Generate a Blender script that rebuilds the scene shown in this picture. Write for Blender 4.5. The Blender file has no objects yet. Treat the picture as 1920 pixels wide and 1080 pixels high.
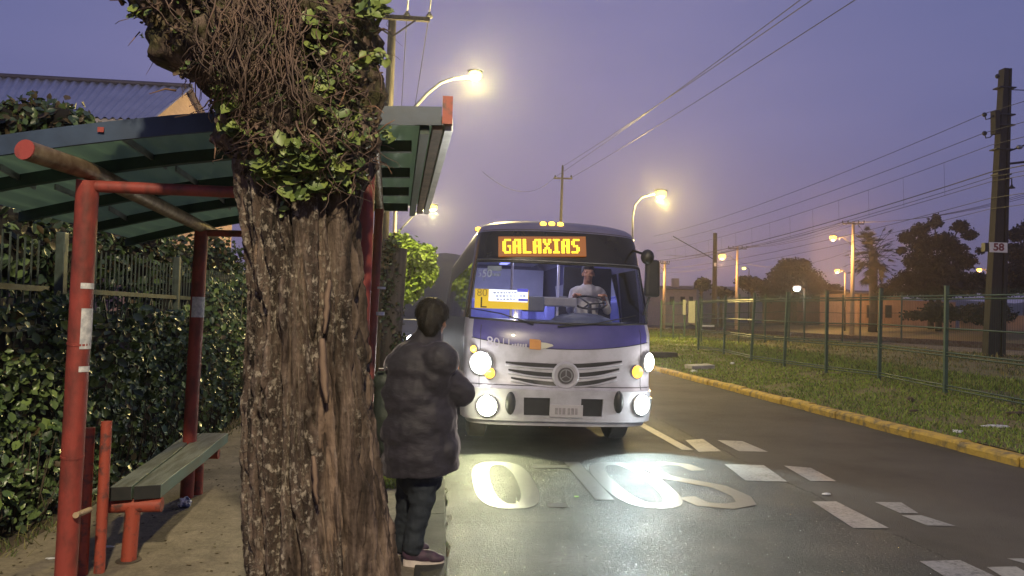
import bpy, bmesh, math, random
import numpy as np
from mathutils import Vector, Matrix, noise
R = math.radians
random.seed(7); rng = np.random.default_rng(7)
scene = bpy.context.scene
COL = scene.collection

# ------------------------------------------------------------------ camera
F = 1400.0 / 1920.0
CAMZ = 1.6
YAW, PITCH, ROLL = 5.34, 2.16, 1.2
ROT = Matrix.Rotation(R(-YAW), 3, 'Z') @ Matrix.Rotation(R(90 + PITCH), 3, 'X') @ Matrix.Rotation(R(ROLL), 3, 'Z')
cam_d = bpy.data.cameras.new("camera"); cam = bpy.data.objects.new("camera", cam_d); COL.objects.link(cam)
cam.location = (0, 0, CAMZ); cam.rotation_euler = ROT.to_euler()
cam_d.sensor_width = 36.0; cam_d.lens = 36.0 * F; cam_d.clip_start = 0.05; cam_d.clip_end = 5000
scene.camera = cam

def ray(px, py):
    return ROT @ Vector(((px - 960) / 1400.0, (540 - py) / 1400.0, -1.0))
def P(px, py, y=None, x=None, z=None):
    """world point seen at a place in the photograph, at a known world y, x or height"""
    d = ray(px, py)
    if y is not None: t = y / d.y
    elif x is not None: t = x / d.x
    else: t = (z - CAMZ) / d.z
    return Vector((0, 0, CAMZ)) + d * t

# ------------------------------------------------------------------ node helpers
def new_mat(name):
    m = bpy.data.materials.new(name); m.use_nodes = True
    nt = m.node_tree; b = nt.nodes["Principled BSDF"]
    return m, nt, b
def N(nt, t, **kw):
    n = nt.nodes.new(t)
    for k, v in kw.items(): setattr(n, k, v)
    return n
def coords(nt, scale=(1, 1, 1), kind='Object'):
    tc = N(nt, 'ShaderNodeTexCoord'); mp = N(nt, 'ShaderNodeMapping')
    mp.inputs['Scale'].default_value = scale
    nt.links.new(tc.outputs[kind], mp.inputs[0])
    return mp.outputs[0]
def noise_n(nt, vec, scale, detail=4, rough=0.6, dist=0.0):
    n = N(nt, 'ShaderNodeTexNoise'); n.inputs['Scale'].default_value = scale
    n.inputs['Detail'].default_value = detail; n.inputs['Roughness'].default_value = rough
    n.inputs['Distortion'].default_value = dist
    nt.links.new(vec, n.inputs['Vector']); return n.outputs['Fac']
def ramp(nt, fac, stops, interp='LINEAR'):
    r = N(nt, 'ShaderNodeValToRGB'); cr = r.color_ramp; cr.interpolation = interp
    while len(cr.elements) < len(stops): cr.elements.new(0.5)
    for e, (p, c) in zip(cr.elements, stops):
        e.position = p; e.color = (*c, 1) if len(c) == 3 else c
    nt.links.new(fac, r.inputs[0]); return r.outputs[0]
def mixc(nt, fac, a, b, mode='MIX'):
    m = N(nt, 'ShaderNodeMix', data_type='RGBA', blend_type=mode)
    for s, v in ((0, fac), (6, a), (7, b)):
        if isinstance(v, (int, float)): m.inputs[s].default_value = v
        elif isinstance(v, tuple): m.inputs[s].default_value = (*v, 1) if len(v) == 3 else v
        else: nt.links.new(v, m.inputs[s])
    return m.outputs[2]
def math_n(nt, op, a, b=0.0, c=0.0):
    m = N(nt, 'ShaderNodeMath', operation=op)
    for s, v in ((0, a), (1, b), (2, c)):
        if isinstance(v, (int, float)): m.inputs[s].default_value = v
        else: nt.links.new(v, m.inputs[s])
    return m.outputs[0]
def bump(nt, b, h, strength=0.3, dist=0.01):
    n = N(nt, 'ShaderNodeBump'); n.inputs['Strength'].default_value = strength; n.inputs['Distance'].default_value = dist
    nt.links.new(h, n.inputs['Height']); nt.links.new(n.outputs[0], b.inputs['Normal'])
def mat(name, c1, c2=None, scale=6.0, rough=0.6, metal=0.0, bmp=0.0, stretch=(1, 1, 1), lo=0.35, hi=0.65, spec=0.5, bdist=0.01, bscale=None, coat=0.0):
    """surface with a two-colour noise, rough/worn relief"""
    m, nt, b = new_mat(name)
    b.inputs['Roughness'].default_value = rough; b.inputs['Metallic'].default_value = metal
    b.inputs['Specular IOR Level'].default_value = spec
    b.inputs['Coat Weight'].default_value = coat
    if c2 is None: c2 = tuple(x * 0.8 for x in c1)
    v = coords(nt, stretch); f = noise_n(nt, v, scale)
    nt.links.new(ramp(nt, f, [(lo, c1), (hi, c2)]), b.inputs['Base Color'])
    if bmp: bump(nt, b, noise_n(nt, v, bscale or scale * 4), bmp, bdist)
    return m
def emit(name, c, s):
    m, nt, b = new_mat(name)
    b.inputs['Base Color'].default_value = (0.02, 0.02, 0.02, 1)
    b.inputs['Emission Color'].default_value = (*c, 1); b.inputs['Emission Strength'].default_value = s
    return m
def glass(name, tint=(0.9, 0.92, 1.0), refl=1.0):
    m = bpy.data.materials.new(name); m.use_nodes = True; nt = m.node_tree
    nt.nodes.remove(nt.nodes["Principled BSDF"])
    out = nt.nodes["Material Output"]
    t = N(nt, 'ShaderNodeBsdfTransparent'); t.inputs[0].default_value = (*tint, 1)
    g = N(nt, 'ShaderNodeBsdfGlossy'); g.inputs['Roughness'].default_value = 0.04
    fr = N(nt, 'ShaderNodeFresnel'); fr.inputs['IOR'].default_value = 1.45
    mx = N(nt, 'ShaderNodeMixShader')
    nt.links.new(math_n(nt, 'MULTIPLY', fr.outputs[0], refl), mx.inputs[0])
    nt.links.new(t.outputs[0], mx.inputs[1]); nt.links.new(g.outputs[0], mx.inputs[2])
    nt.links.new(mx.outputs[0], out.inputs[0])
    return m

# ------------------------------------------------------------------ object helpers
def tag(o, label=None, cat=None, group=None, kind=None):
    if label: o['label'] = label
    if cat: o['category'] = cat
    if group: o['group'] = group
    if kind: o['kind'] = kind
    return o
def empty(name, loc=(0, 0, 0), rot=(0, 0, 0)):
    o = bpy.data.objects.new(name, None); COL.objects.link(o)
    o.location = loc; o.rotation_euler = rot; o.empty_display_size = 0.2
    return o
def wloc(o):
    v = Vector(o.location)
    while o.parent: o = o.parent; v += o.location
    return v
def copy_tree(o, parent=None):
    c = o.copy(); COL.objects.link(c); c.parent = parent
    for ch in list(o.children): copy_tree(ch, c)
    return c
def link(name, me, m, parent=None, local=False, base=None):
    ob = bpy.data.objects.new(name, me); COL.objects.link(ob)
    ms = list(m) if isinstance(m, (list, tuple)) else [m]
    for x in ms: me.materials.append(x)
    if parent:
        ob.parent = parent
        if not local: me.transform(Matrix.Translation(-wloc(parent)))
    elif base is not None:
        me.transform(Matrix.Translation(-Vector(base))); ob.location = base
    return ob

class MB:
    def __init__(s): s.v = []; s.f = []; s.mi = []; s.m = 0
    def add(s, vs, fs):
        o = len(s.v); s.v += [tuple(v) for v in vs]
        for f in fs: s.f.append(tuple(i + o for i in f)); s.mi.append(s.m)
        return s
    def box(s, c, d, rot=None):
        c = Vector(c); hx, hy, hz = d[0] / 2, d[1] / 2, d[2] / 2
        vs = [Vector((x, y, z)) for x in (-hx, hx) for y in (-hy, hy) for z in (-hz, hz)]
        if rot is not None: vs = [rot @ v for v in vs]
        return s.add([c + v for v in vs], [(0, 1, 3, 2), (4, 6, 7, 5), (0, 4, 5, 1), (2, 3, 7, 6), (0, 2, 6, 4), (1, 5, 7, 3)])
    def beam(s, a, b, w, h, up=(0, 0, 1)):
        a, b = Vector(a), Vector(b); d = (b - a).normalized()
        r = d.cross(Vector(up)); r = r.normalized() if r.length > 1e-4 else Vector((1, 0, 0)); u = r.cross(d)
        vs = [p + r * i * w / 2 + u * j * h / 2 for p in (a, b) for i, j in ((-1, -1), (1, -1), (1, 1), (-1, 1))]
        return s.add(vs, [(3, 2, 1, 0), (4, 5, 6, 7), (0, 1, 5, 4), (1, 2, 6, 5), (2, 3, 7, 6), (3, 0, 4, 7)])
    def tube(s, pts, rad, n=8, cap=True):
        pts = [Vector(p) for p in pts]
        if isinstance(rad, (int, float)): rad = [rad] * len(pts)
        vs = []; fs = []; prev = None
        for i, p in enumerate(pts):
            d = (pts[min(i + 1, len(pts) - 1)] - pts[max(i - 1, 0)])
            d = d.normalized() if d.length > 1e-9 else Vector((0, 0, 1))
            if prev is None:
                r = d.cross(Vector((0, 0, 1)))
                if r.length < 1e-3: r = d.cross(Vector((1, 0, 0)))
            else: r = prev - d * prev.dot(d)
            r.normalize(); prev = r; u = d.cross(r)
            for k in range(n):
                a = 2 * math.pi * k / n
                vs.append(p + (r * math.cos(a) + u * math.sin(a)) * rad[i])
        for i in range(len(pts) - 1):
            for k in range(n):
                k2 = (k + 1) % n
                fs.append((i * n + k, i * n + k2, (i + 1) * n + k2, (i + 1) * n + k))
        if cap: fs.append(tuple(range(n - 1, -1, -1))); fs.append(tuple(range((len(pts) - 1) * n, len(pts) * n)))
        return s.add(vs, fs)
    def lathe(s, prof, c, axis='Z', n=20):
        """prof: list of (r, h) along the axis"""
        c = Vector(c); vs = []; fs = []
        for r, h in prof:
            for k in range(n):
                a = 2 * math.pi * k / n; x, y = r * math.cos(a), r * math.sin(a)
                vs.append(c + (Vector((x, y, h)) if axis == 'Z' else Vector((x, h, y)) if axis == 'Y' else Vector((h, x, y))))
        for i in range(len(prof) - 1):
            for k in range(n):
                k2 = (k + 1) % n; fs.append((i * n + k, i * n + k2, (i + 1) * n + k2, (i + 1) * n + k))
        fs.append(tuple(range(n - 1, -1, -1))); fs.append(tuple(range((len(prof) - 1) * n, len(prof) * n)))
        return s.add(vs, fs)
    def ell(s, c, r, rot=None, nu=14, nv=9):
        c = Vector(c); vs = []; fs = []
        if isinstance(r, (int, float)): r = (r, r, r)
        for j in range(nv + 1):
            t = math.pi * j / nv
            for i in range(nu):
                a = 2 * math.pi * i / nu
                v = Vector((r[0] * math.sin(t) * math.cos(a), r[1] * math.sin(t) * math.sin(a), r[2] * math.cos(t)))
                if rot is not None: v = rot @ v
                vs.append(c + v)
        for j in range(nv):
            for i in range(nu):
                i2 = (i + 1) % nu; fs.append((j * nu + i, (j + 1) * nu + i, (j + 1) * nu + i2, j * nu + i2))
        return s.add(vs, fs)
    def cone(s, a, b, ra, rb, n=14):
        """capsule-like taper with round ends"""
        s.tube([a, b], [ra, rb], n); s.ell(a, ra, nu=n); s.ell(b, rb, nu=n); return s
    def prism(s, poly, h, frame=None):
        """poly: list of 2D points (ccw), extruded along +normal by h; frame: (origin, ux, uy)"""
        o, ux, uy = frame or (Vector((0, 0, 0)), Vector((1, 0, 0)), Vector((0, 1, 0)))
        w = ux.cross(uy).normalized() * h; n = len(poly)
        a = [o + ux * p[0] + uy * p[1] for p in poly]
        return s.add(a + [p + w for p in a], [tuple(range(n - 1, -1, -1)), tuple(range(n, 2 * n))] + [(i, (i + 1) % n, (i + 1) % n + n, i + n) for i in range(n)])
    def mesh(s, name, smooth=False):
        me = bpy.data.meshes.new(name); me.from_pydata(s.v, [], s.f)
        if any(s.mi): me.polygons.foreach_set('material_index', s.mi)
        if smooth: me.polygons.foreach_set('use_smooth', [True] * len(s.f))
        me.update(); return me
    def build(s, name, m, parent=None, smooth=False, local=False, base=None, bevel=0.0, angle=None):
        me = s.mesh(name, smooth)
        ob = link(name, me, m, parent, local, base)
        if smooth and angle:
            bm = bmesh.new(); bm.from_mesh(me)
            for e in bm.edges:
                if len(e.link_faces) == 2 and e.calc_face_angle(0) > R(angle): e.smooth = False
            bm.to_mesh(me); bm.free()
        if bevel:
            md = ob.modifiers.new('bevel', 'BEVEL'); md.width = bevel; md.segments = 2; md.limit_method = 'ANGLE'
        return ob
    def remesh(s, name, m, vox=0.012, smooth=2, fn=None, parent=None, local=False, base=None):
        """fuse everything added so far into one continuous skin"""
        me = s.mesh('tmp'); ob = bpy.data.objects.new('tmp', me); COL.objects.link(ob)
        md = ob.modifiers.new('r', 'REMESH'); md.mode = 'VOXEL'; md.voxel_size = vox
        if smooth:
            sm = ob.modifiers.new('s', 'SMOOTH'); sm.iterations = smooth; sm.factor = 0.5
        dg = bpy.context.evaluated_depsgraph_get(); ev = ob.evaluated_get(dg)
        out = bpy.data.meshes.new_from_object(ev); bpy.data.objects.remove(ob)
        out.name = name
        if fn:
            for v, nn in [(v, v.normal.copy()) for v in out.vertices]:
                v.co += nn * fn(v.co, nn)
        out.polygons.foreach_set('use_smooth', [True] * len(out.polygons)); out.update()
        return link(name, out, m, parent, local, base)

def leaves(name, ctr, size, m, parent=None, normals=None, nflat=0.0, aspect=0.55, base=None, fold=0.25, mats=None, midx=None):
    """many small folded leaves, each two quads with a mid rib"""
    ctr = np.asarray(ctr, float); n = len(ctr)
    size = np.broadcast_to(np.asarray(size, float), (n,)) * rng.uniform(0.7, 1.25, n)
    nrm = rng.normal(size=(n, 3))
    if normals is not None: nrm = nrm * (1 - nflat) + np.asarray(normals) * nflat * 1.6
    nrm /= np.linalg.norm(nrm, axis=1)[:, None] + 1e-9
    t = np.cross(nrm, rng.normal(size=(n, 3))); t /= np.linalg.norm(t, axis=1)[:, None] + 1e-9
    b = np.cross(nrm, t)
    L = size[:, None]; W = L * aspect / 2
    mid = -nrm * W * fold * 2
    v = np.stack([ctr - t * L * .5 + mid * .3, ctr - t * L * .12 + b * W, ctr + t * L * .22 + b * W * .85, ctr + t * L * .5 + mid * .5,
                  ctr + t * L * .22 - b * W * .85, ctr - t * L * .12 - b * W, ctr + t * L * .05 + mid], axis=1).reshape(-1, 3)
    o = (np.arange(n) * 7)[:, None]
    q = np.concatenate([o + np.array([[0, 6, 2, 1]]), o + np.array([[6, 3, 2, 2]])], 1)
    f4 = np.concatenate([o + np.array([[0, 6, 2, 1]]), o + np.array([[0, 5, 4, 6]])], 0)
    f3 = np.concatenate([o + np.array([[6, 3, 2]]), o + np.array([[6, 4, 3]])], 0)
    me = bpy.data.meshes.new(name)
    nv = n * 7; nl = len(f4) * 4 + len(f3) * 3
    me.vertices.add(nv); me.vertices.foreach_set('co', v.ravel())
    me.loops.add(nl); me.loops.foreach_set('vertex_index', np.concatenate([f4.ravel(), f3.ravel()]).astype(np.int32))
    np_ = len(f4) + len(f3); me.polygons.add(np_)
    ls = np.concatenate([np.arange(len(f4)) * 4, len(f4) * 4 + np.arange(len(f3)) * 3]).astype(np.int32)
    me.polygons.foreach_set('loop_start', ls)
    if midx is not None:
        me.polygons.foreach_set('material_index', np.concatenate([midx, midx, midx, midx]).astype(np.int32))
    me.update(calc_edges=True); me.validate()
    return link(name, me, mats or m, parent, False, base)

def text_mesh(txt, size, ux, uy, origin, name, m, parent, local=False, depth=0.002, center=True, bold=0.0, sx=1.0):
    cu = bpy.data.curves.new('t', 'FONT'); cu.body = txt; cu.size = size; cu.extrude = depth; cu.offset = bold
    cu.align_x = 'CENTER' if center else 'LEFT'; cu.align_y = 'CENTER'
    ob = bpy.data.objects.new('t', cu); COL.objects.link(ob)
    dg = bpy.context.evaluated_depsgraph_get()
    me = bpy.data.meshes.new_from_object(ob.evaluated_get(dg)); bpy.data.objects.remove(ob)
    ux, uy = Vector(ux).normalized(), Vector(uy).normalized(); uz = ux.cross(uy)
    M = Matrix((ux * sx, uy, uz)).transposed().to_4x4(); M.translation = Vector(origin)
    me.transform(M); me.name = name
    return link(name, me, m, parent, local)
# ------------------------------------------------------------------ world: dusk sky
w = bpy.data.worlds.new("World"); scene.world = w; w.use_nodes = True
nt = w.node_tree; bg = nt.nodes["Background"]
sky = N(nt, 'ShaderNodeTexSky', sky_type='NISHITA'); sky.sun_disc = False
sky.sun_elevation = R(-2.0); sky.sun_rotation = R(200)
tc = N(nt, 'ShaderNodeTexCoord'); sp = N(nt, 'ShaderNodeSeparateXYZ'); nt.links.new(tc.outputs['Generated'], sp.inputs[0])
up = ramp(nt, sp.outputs[2], [(0.0, (0.28, 0.215, 0.29)), (0.06, (0.29, 0.232, 0.335)), (0.13, (0.285, 0.24, 0.37)), (0.24, (0.265, 0.24, 0.39)), (0.36, (0.245, 0.23, 0.385)), (0.7, (0.17, 0.175, 0.33))])
mrs = N(nt, 'ShaderNodeMapRange', interpolation_type='SMOOTHSTEP'); nt.links.new(math_n(nt, 'ABSOLUTE', math_n(nt, 'SUBTRACT', sp.outputs[0], .06)), mrs.inputs[0])
mrs.inputs[1].default_value = .05; mrs.inputs[2].default_value = .62
dusk2 = mixc(nt, 1.0, up, mixc(nt, mrs.outputs[0], (1.04, 1.01, 1.10), (.61, .71, .92)), 'MULTIPLY')
cl = noise_n(nt, coords(nt, (1, 1, 4), 'Generated'), 2.2, 4, 0.55)
dusk3 = mixc(nt, 1.0, dusk2, ramp(nt, cl, [(0.3, (0.90, 0.92, 0.96)), (0.7, (1.09, 1.06, 1.06))]), 'MULTIPLY')
nsk = mixc(nt, 1.0, sky.outputs[0], (0.6, 0.6, 0.6), 'MULTIPLY')
fin = mixc(nt, 0.06, dusk3, nsk)
nt.links.new(fin, bg.inputs[0]); bg.inputs[1].default_value = 1.0
scene.view_settings.view_transform = 'Standard'; scene.view_settings.look = 'None'
scene.view_settings.exposure = 0; scene.view_settings.gamma = 1

# ------------------------------------------------------------------ materials
M = {}
M['red'] = mat('red_paint', (0.29, 0.052, 0.040), (0.11, 0.032, 0.027), 9, 0.55, bmp=0.3, stretch=(1, 1, .5), lo=.42, hi=.68)
M['red_worn'] = mat('worn_red_paint', (0.34, 0.065, 0.038), (0.10, 0.045, 0.04), 16, 0.55, lo=.5, hi=.66, bmp=0.2)
M['green_sheet'] = mat('green_fibreglass_sheet', (0.17, 0.25, 0.185), (0.22, 0.30, 0.23), 3, 0.55)
_n = M['green_sheet'].node_tree; _tr = N(_n, 'ShaderNodeBsdfTranslucent'); _tr.inputs[0].default_value = (.40, .52, .42, 1); _mx = N(_n, 'ShaderNodeMixShader'); _mx.inputs[0].default_value = .6
_n.links.new(_n.nodes['Principled BSDF'].outputs[0], _mx.inputs[1]); _n.links.new(_tr.outputs[0], _mx.inputs[2]); _n.links.new(_mx.outputs[0], _n.nodes['Material Output'].inputs[0])
M['green_beam'] = mat('dark_green_beam', (0.02, 0.055, 0.04), (0.012, 0.03, 0.025), 5, 0.6)
M['blue_edge'] = mat('blue_fascia_paint', (0.03, 0.055, 0.105), (0.018, 0.034, 0.066), 5, 0.5, stretch=(1, 1, 1), bmp=.1)
M['pipe'] = mat('weathered_pipe', (0.26, 0.20, 0.13), (0.13, 0.08, 0.05), 14, 0.5, metal=.3, bmp=.2)
M['galv'] = mat('galvanised_steel', (0.36, 0.37, 0.38), (0.22, 0.23, 0.24), 6, 0.4, metal=.7)
M['bench'] = mat('weathered_bench_plank', (0.175, 0.20, 0.175), (0.09, 0.10, 0.075), 5, 0.5, stretch=(6, .6, 6), bmp=.5, lo=.4, hi=.6)
M['bench_edge'] = mat('green_bench_edge', (0.14, 0.22, 0.18), (0.15, 0.17, 0.12), 6, 0.5, stretch=(1, .4, 1))
M['wood_raw'] = mat('raw_wood', (0.45, 0.33, 0.2), (0.3, 0.2, 0.12), 10, 0.7)
M['paper'] = mat('white_paper', (0.7, 0.7, 0.7), (0.4, 0.42, 0.45), 30, 0.6)
M['white'] = mat('white_paint', (0.75, 0.75, 0.76), (0.66, 0.66, 0.68), 3, 0.4)
M['black'] = mat('black_plastic', (0.015, 0.015, 0.017), (0.025, 0.025, 0.027), 6, 0.45)
M['rubber'] = mat('tyre_rubber', (0.018, 0.018, 0.018), (0.03, 0.029, 0.028), 8, 0.85)
M['conc_pole'] = mat('weathered_concrete_pole', (0.034, 0.03, 0.03), (0.02, 0.018, 0.018), 4, 0.85, bmp=.3, stretch=(3, 3, .6))
M['pale_pole'] = mat('pale_concrete_pole', (0.42, 0.34, 0.26), (0.34, 0.27, 0.2), 4, 0.8, stretch=(2, 2, .5))
M['wood_pole'] = mat('timber_pole', (0.075, 0.06, 0.055), (0.04, 0.034, 0.03), 4, 0.8, bmp=.3, stretch=(6, 6, .4))
M['fence_green'] = mat('green_fence_paint', (0.06, 0.10, 0.075), (0.045, 0.08, 0.06), 8, 0.45)
M['iron'] = mat('pale_green_iron', (0.065, 0.09, 0.075), (0.035, 0.045, 0.035), 12, 0.5, bmp=.2)
M['wire'] = mat('overhead_wire', (0.02, 0.02, 0.022), (0.03, 0.03, 0.03), 3, 0.5)
M['kerb_y'] = mat('yellow_kerb_paint', (0.46, 0.31, 0.06), (0.15, 0.12, 0.07), 6.5, 0.8, bmp=.8, lo=.46, hi=.66, bdist=.02, bscale=26)
M['dirt'] = mat('bare_dirt', (0.10, 0.075, 0.055), (0.055, 0.042, 0.033), 2.2, 0.9, bmp=.6, bdist=.02, bscale=22)
M['soil'] = mat('verge_soil', (0.11, 0.12, 0.04), (0.12, 0.095, 0.05), 1.1, 0.95, bmp=.6, bdist=.03, bscale=14)
M['ballast'] = mat('track_ballast', (0.17, 0.15, 0.14), (0.08, 0.07, 0.065), 9, 0.95, bmp=.9, bdist=.05, bscale=14)
M['far'] = mat('far_ground', (0.06, 0.06, 0.035), (0.045, 0.038, 0.026), .2, 0.95)
def leafm(name, a, b, rough=.45, tr=0.0, sc=3.0):
    m, nt, p = new_mat(name)
    f = noise_n(nt, coords(nt), sc, 3)
    p.inputs['Roughness'].default_value = rough
    nt.links.new(ramp(nt, f, [(.35, a), (.65, b)]), p.inputs['Base Color'])
    return m
M['ivy'] = leafm('glossy_hedge_leaf', (0.075, 0.13, 0.05), (0.13, 0.185, 0.065), .34)
M['ivy_light'] = leafm('young_hedge_leaf', (0.15, 0.225, 0.06), (0.2, 0.28, 0.09), .32)
M['ivy_dark'] = leafm('dark_leaf', (0.035, 0.065, 0.034), (0.06, 0.085, 0.04), .42)
M['dry_leaf'] = leafm('dry_leaf', (0.10, 0.07, 0.035), (0.06, 0.05, 0.025), .6)
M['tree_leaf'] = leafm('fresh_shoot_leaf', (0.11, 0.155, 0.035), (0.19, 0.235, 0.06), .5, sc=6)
M['tree_leaf2'] = leafm('darker_shoot_leaf', (0.06, 0.10, 0.03), (0.10, 0.14, 0.04), .5, sc=6)  # darker leaf tone, mixed in at random
M['lime'] = leafm('lime_leaf', (0.22, 0.34, 0.035), (0.13, 0.22, 0.03), .5)
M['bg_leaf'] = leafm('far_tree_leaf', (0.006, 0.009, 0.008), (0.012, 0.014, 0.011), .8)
M['core'] = mat('near_black_core', (0.010, 0.009, 0.007), (0.016, 0.014, 0.010), 5, .95)  # near-black for the shaded inside of foliage, also mixed into leaf scatters
M['root'] = mat('hanging_root', (0.14, 0.088, 0.065), (0.06, 0.042, 0.034), 6, .8)
M['skin'] = mat('skin', (0.44, 0.22, 0.14), (0.36, 0.17, 0.11), 12, .5)
M['hair'] = mat('dark_hair', (0.009, 0.007, 0.006), (0.018, 0.014, 0.012), 60, .6, spec=.25, bmp=.4, bscale=120)
M['coat'] = mat('dark_padded_coat', (0.015, 0.0135, 0.021), (0.025, 0.022, 0.033), 6, .7, bmp=.3, bscale=9, bdist=.03, stretch=(1, 1, 2.2))
for _k in ('coat',):
    _b = M[_k].node_tree.nodes['Principled BSDF']; _b.inputs['Sheen Weight'].default_value = .35; _b.inputs['Sheen Roughness'].default_value = .35; _b.inputs['Sheen Tint'].default_value = (.8, .75, .9, 1)
M['trouser'] = mat('dark_blue_trousers', (0.011, 0.016, 0.025), (0.02, 0.027, 0.038), 10, .8, bmp=.3, bscale=90)
M['shoe'] = mat('dark_trainer', (0.025, 0.018, 0.03), (0.06, 0.03, 0.055), 20, .7)
M['sole'] = mat('pale_sole', (0.62, 0.55, 0.5), (0.5, 0.44, 0.4), 20, .6)
M['bag'] = mat('dark_green_bag', (0.02, 0.028, 0.025), (0.035, 0.045, 0.035), 14, .6, bmp=.3, bscale=70)
M['chrome'] = mat('buckle_metal', (0.6, 0.6, 0.62), (0.5, 0.5, 0.5), 10, .2, metal=1)

# road: damp asphalt on the bus lane, drier and rougher beyond the seam
def road_mat():
    m, nt, b = new_mat('damp_asphalt'); g = coords(nt)
    sx = N(nt, 'ShaderNodeSeparateXYZ'); nt.links.new(g, sx.inputs[0])
    big = noise_n(nt, g, .7, 5); fine = noise_n(nt, g, 120, 3, .75)
    vor = N(nt, 'ShaderNodeTexVoronoi'); vor.inputs['Scale'].default_value = 105; nt.links.new(g, vor.inputs['Vector'])
    xe = math_n(nt, 'ADD', sx.outputs[0], math_n(nt, 'MULTIPLY', noise_n(nt, g, 2.5), .25))
    dry = math_n(nt, 'SMOOTHSTEP', xe, 3.35, 3.65) if False else None
    mr = N(nt, 'ShaderNodeMapRange', interpolation_type='SMOOTHSTEP'); nt.links.new(xe, mr.inputs[0])
    mr.inputs[1].default_value = 3.45; mr.inputs[2].default_value = 3.75; dry = mr.outputs[0]
    wet_c = ramp(nt, big, [(.3, (0.030, 0.033, 0.032)), (.7, (0.048, 0.051, 0.048))])
    dry_c = ramp(nt, big, [(.3, (0.052, 0.047, 0.045)), (.48, (0.078, 0.071, 0.067)), (.7, (0.10, 0.092, 0.087))])
    col = mixc(nt, dry, wet_c, dry_c)
    col = mixc(nt, .55, col, ramp(nt, fine, [(.3, (.45, .45, .45)), (.72, (1.5, 1.45, 1.4))]), 'MULTIPLY')
    # seams and cracks: one across the bus lane, one along its edge
    wob = math_n(nt, 'MULTIPLY', noise_n(nt, g, 5, 4), .16)
    d1 = math_n(nt, 'ABSOLUTE', math_n(nt, 'SUBTRACT', math_n(nt, 'ADD', sx.outputs[1], wob), 5.92))
    d2 = math_n(nt, 'ABSOLUTE', math_n(nt, 'SUBTRACT', math_n(nt, 'ADD', sx.outputs[0], math_n(nt, 'MULTIPLY', noise_n(nt, g, 3, 4), .18)), 3.58))
    k1 = math_n(nt, 'MULTIPLY', math_n(nt, 'LESS_THAN', d1, .011), math_n(nt, 'LESS_THAN', sx.outputs[0], 3.3))
    k2 = math_n(nt, 'LESS_THAN', d2, .012)
    crk = math_n(nt, 'MULTIPLY', math_n(nt, 'MAXIMUM', k1, k2), math_n(nt, 'GREATER_THAN', noise_n(nt, g, 9, 3), .43))
    col = mixc(nt, math_n(nt, 'MULTIPLY', crk, .75), col, (0.015, 0.014, 0.013))
    nt.links.new(col, b.inputs['Base Color'])
    spk = ramp(nt, noise_n(nt, g, 48, 2, .5), [(.60, (0, 0, 0)), (.66, (1, 1, 1))])
    rw = mixc(nt, spk, ramp(nt, noise_n(nt, g, 1.3, 4), [(.35, (.5, .5, .5)), (.7, (.68, .68, .68))]), (.13, .13, .13))
    nt.links.new(mixc(nt, dry, mixc(nt, spk, (.22, .22, .22), (.5, .5, .5)), (.2, .2, .2)), b.inputs['Specular IOR Level'])
    nt.links.new(mixc(nt, dry, rw, (.72, .72, .72)), b.inputs['Roughness'])
    h = math_n(nt, 'ADD', math_n(nt, 'MULTIPLY', vor.outputs['Distance'], .8), math_n(nt, 'MULTIPLY', fine, .9))
    h = math_n(nt, 'ADD', h, math_n(nt, 'MULTIPLY', noise_n(nt, g, 40, 2), 1.2)); bump(nt, b, h, .9, .012)
    return m
M['road'] = road_mat()
def paint_mat():
    m, nt, b = new_mat('worn_road_paint'); g = coords(nt)
    wear = noise_n(nt, g, 28, 5, .75); big = noise_n(nt, g, 3, 3)
    f = math_n(nt, 'ADD', wear, math_n(nt, 'MULTIPLY', math_n(nt, 'SUBTRACT', big, .5), .5))
    nt.links.new(ramp(nt, f, [(.32, (.075, .075, .072)), (.46, (.20, .20, .19)), (.62, (.26, .26, .245))]), b.inputs['Base Color'])
    b.inputs['Roughness'].default_value = .5; bump(nt, b, noise_n(nt, g, 60, 3), .4, .006)
    return m
M['paint'] = paint_mat()
M['paint_faded'] = mat('faded_road_lettering_paint', (.085, .087, .083), (.115, .117, .11), 22, .45, lo=.33, hi=.5, bmp=.4, bscale=60)
def walk_mat():
    m, nt, b = new_mat('dusty_pavement'); g = coords(nt)
    big = noise_n(nt, g, 1.1, 5, .65, .4); fine = noise_n(nt, g, 40, 4, .7); mid = noise_n(nt, g, 6, 4)
    c = ramp(nt, big, [(.3, (.13, .11, .085)), (.5, (.23, .20, .15)), (.7, (.29, .25, .195))])
    c = mixc(nt, .6, c, ramp(nt, mid, [(.3, (.55, .53, .5)), (.7, (1.25, 1.22, 1.2))]), 'MULTIPLY')
    c = mixc(nt, .5, c, ramp(nt, fine, [(.3, (.5, .5, .5)), (.7, (1.4, 1.4, 1.4))]), 'MULTIPLY')
    nt.links.new(c, b.inputs['Base Color']); b.inputs['Roughness'].default_value = .85
    bump(nt, b, math_n(nt, 'ADD', fine, mid), .5, .012)
    return m
M['walk'] = walk_mat()
M['gutter'] = mat('wet_concrete_gutter', (0.05, 0.05, 0.045), (0.028, 0.028, 0.026), 3, .75, spec=.12, bmp=.7, bdist=.012, bscale=70)

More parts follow.
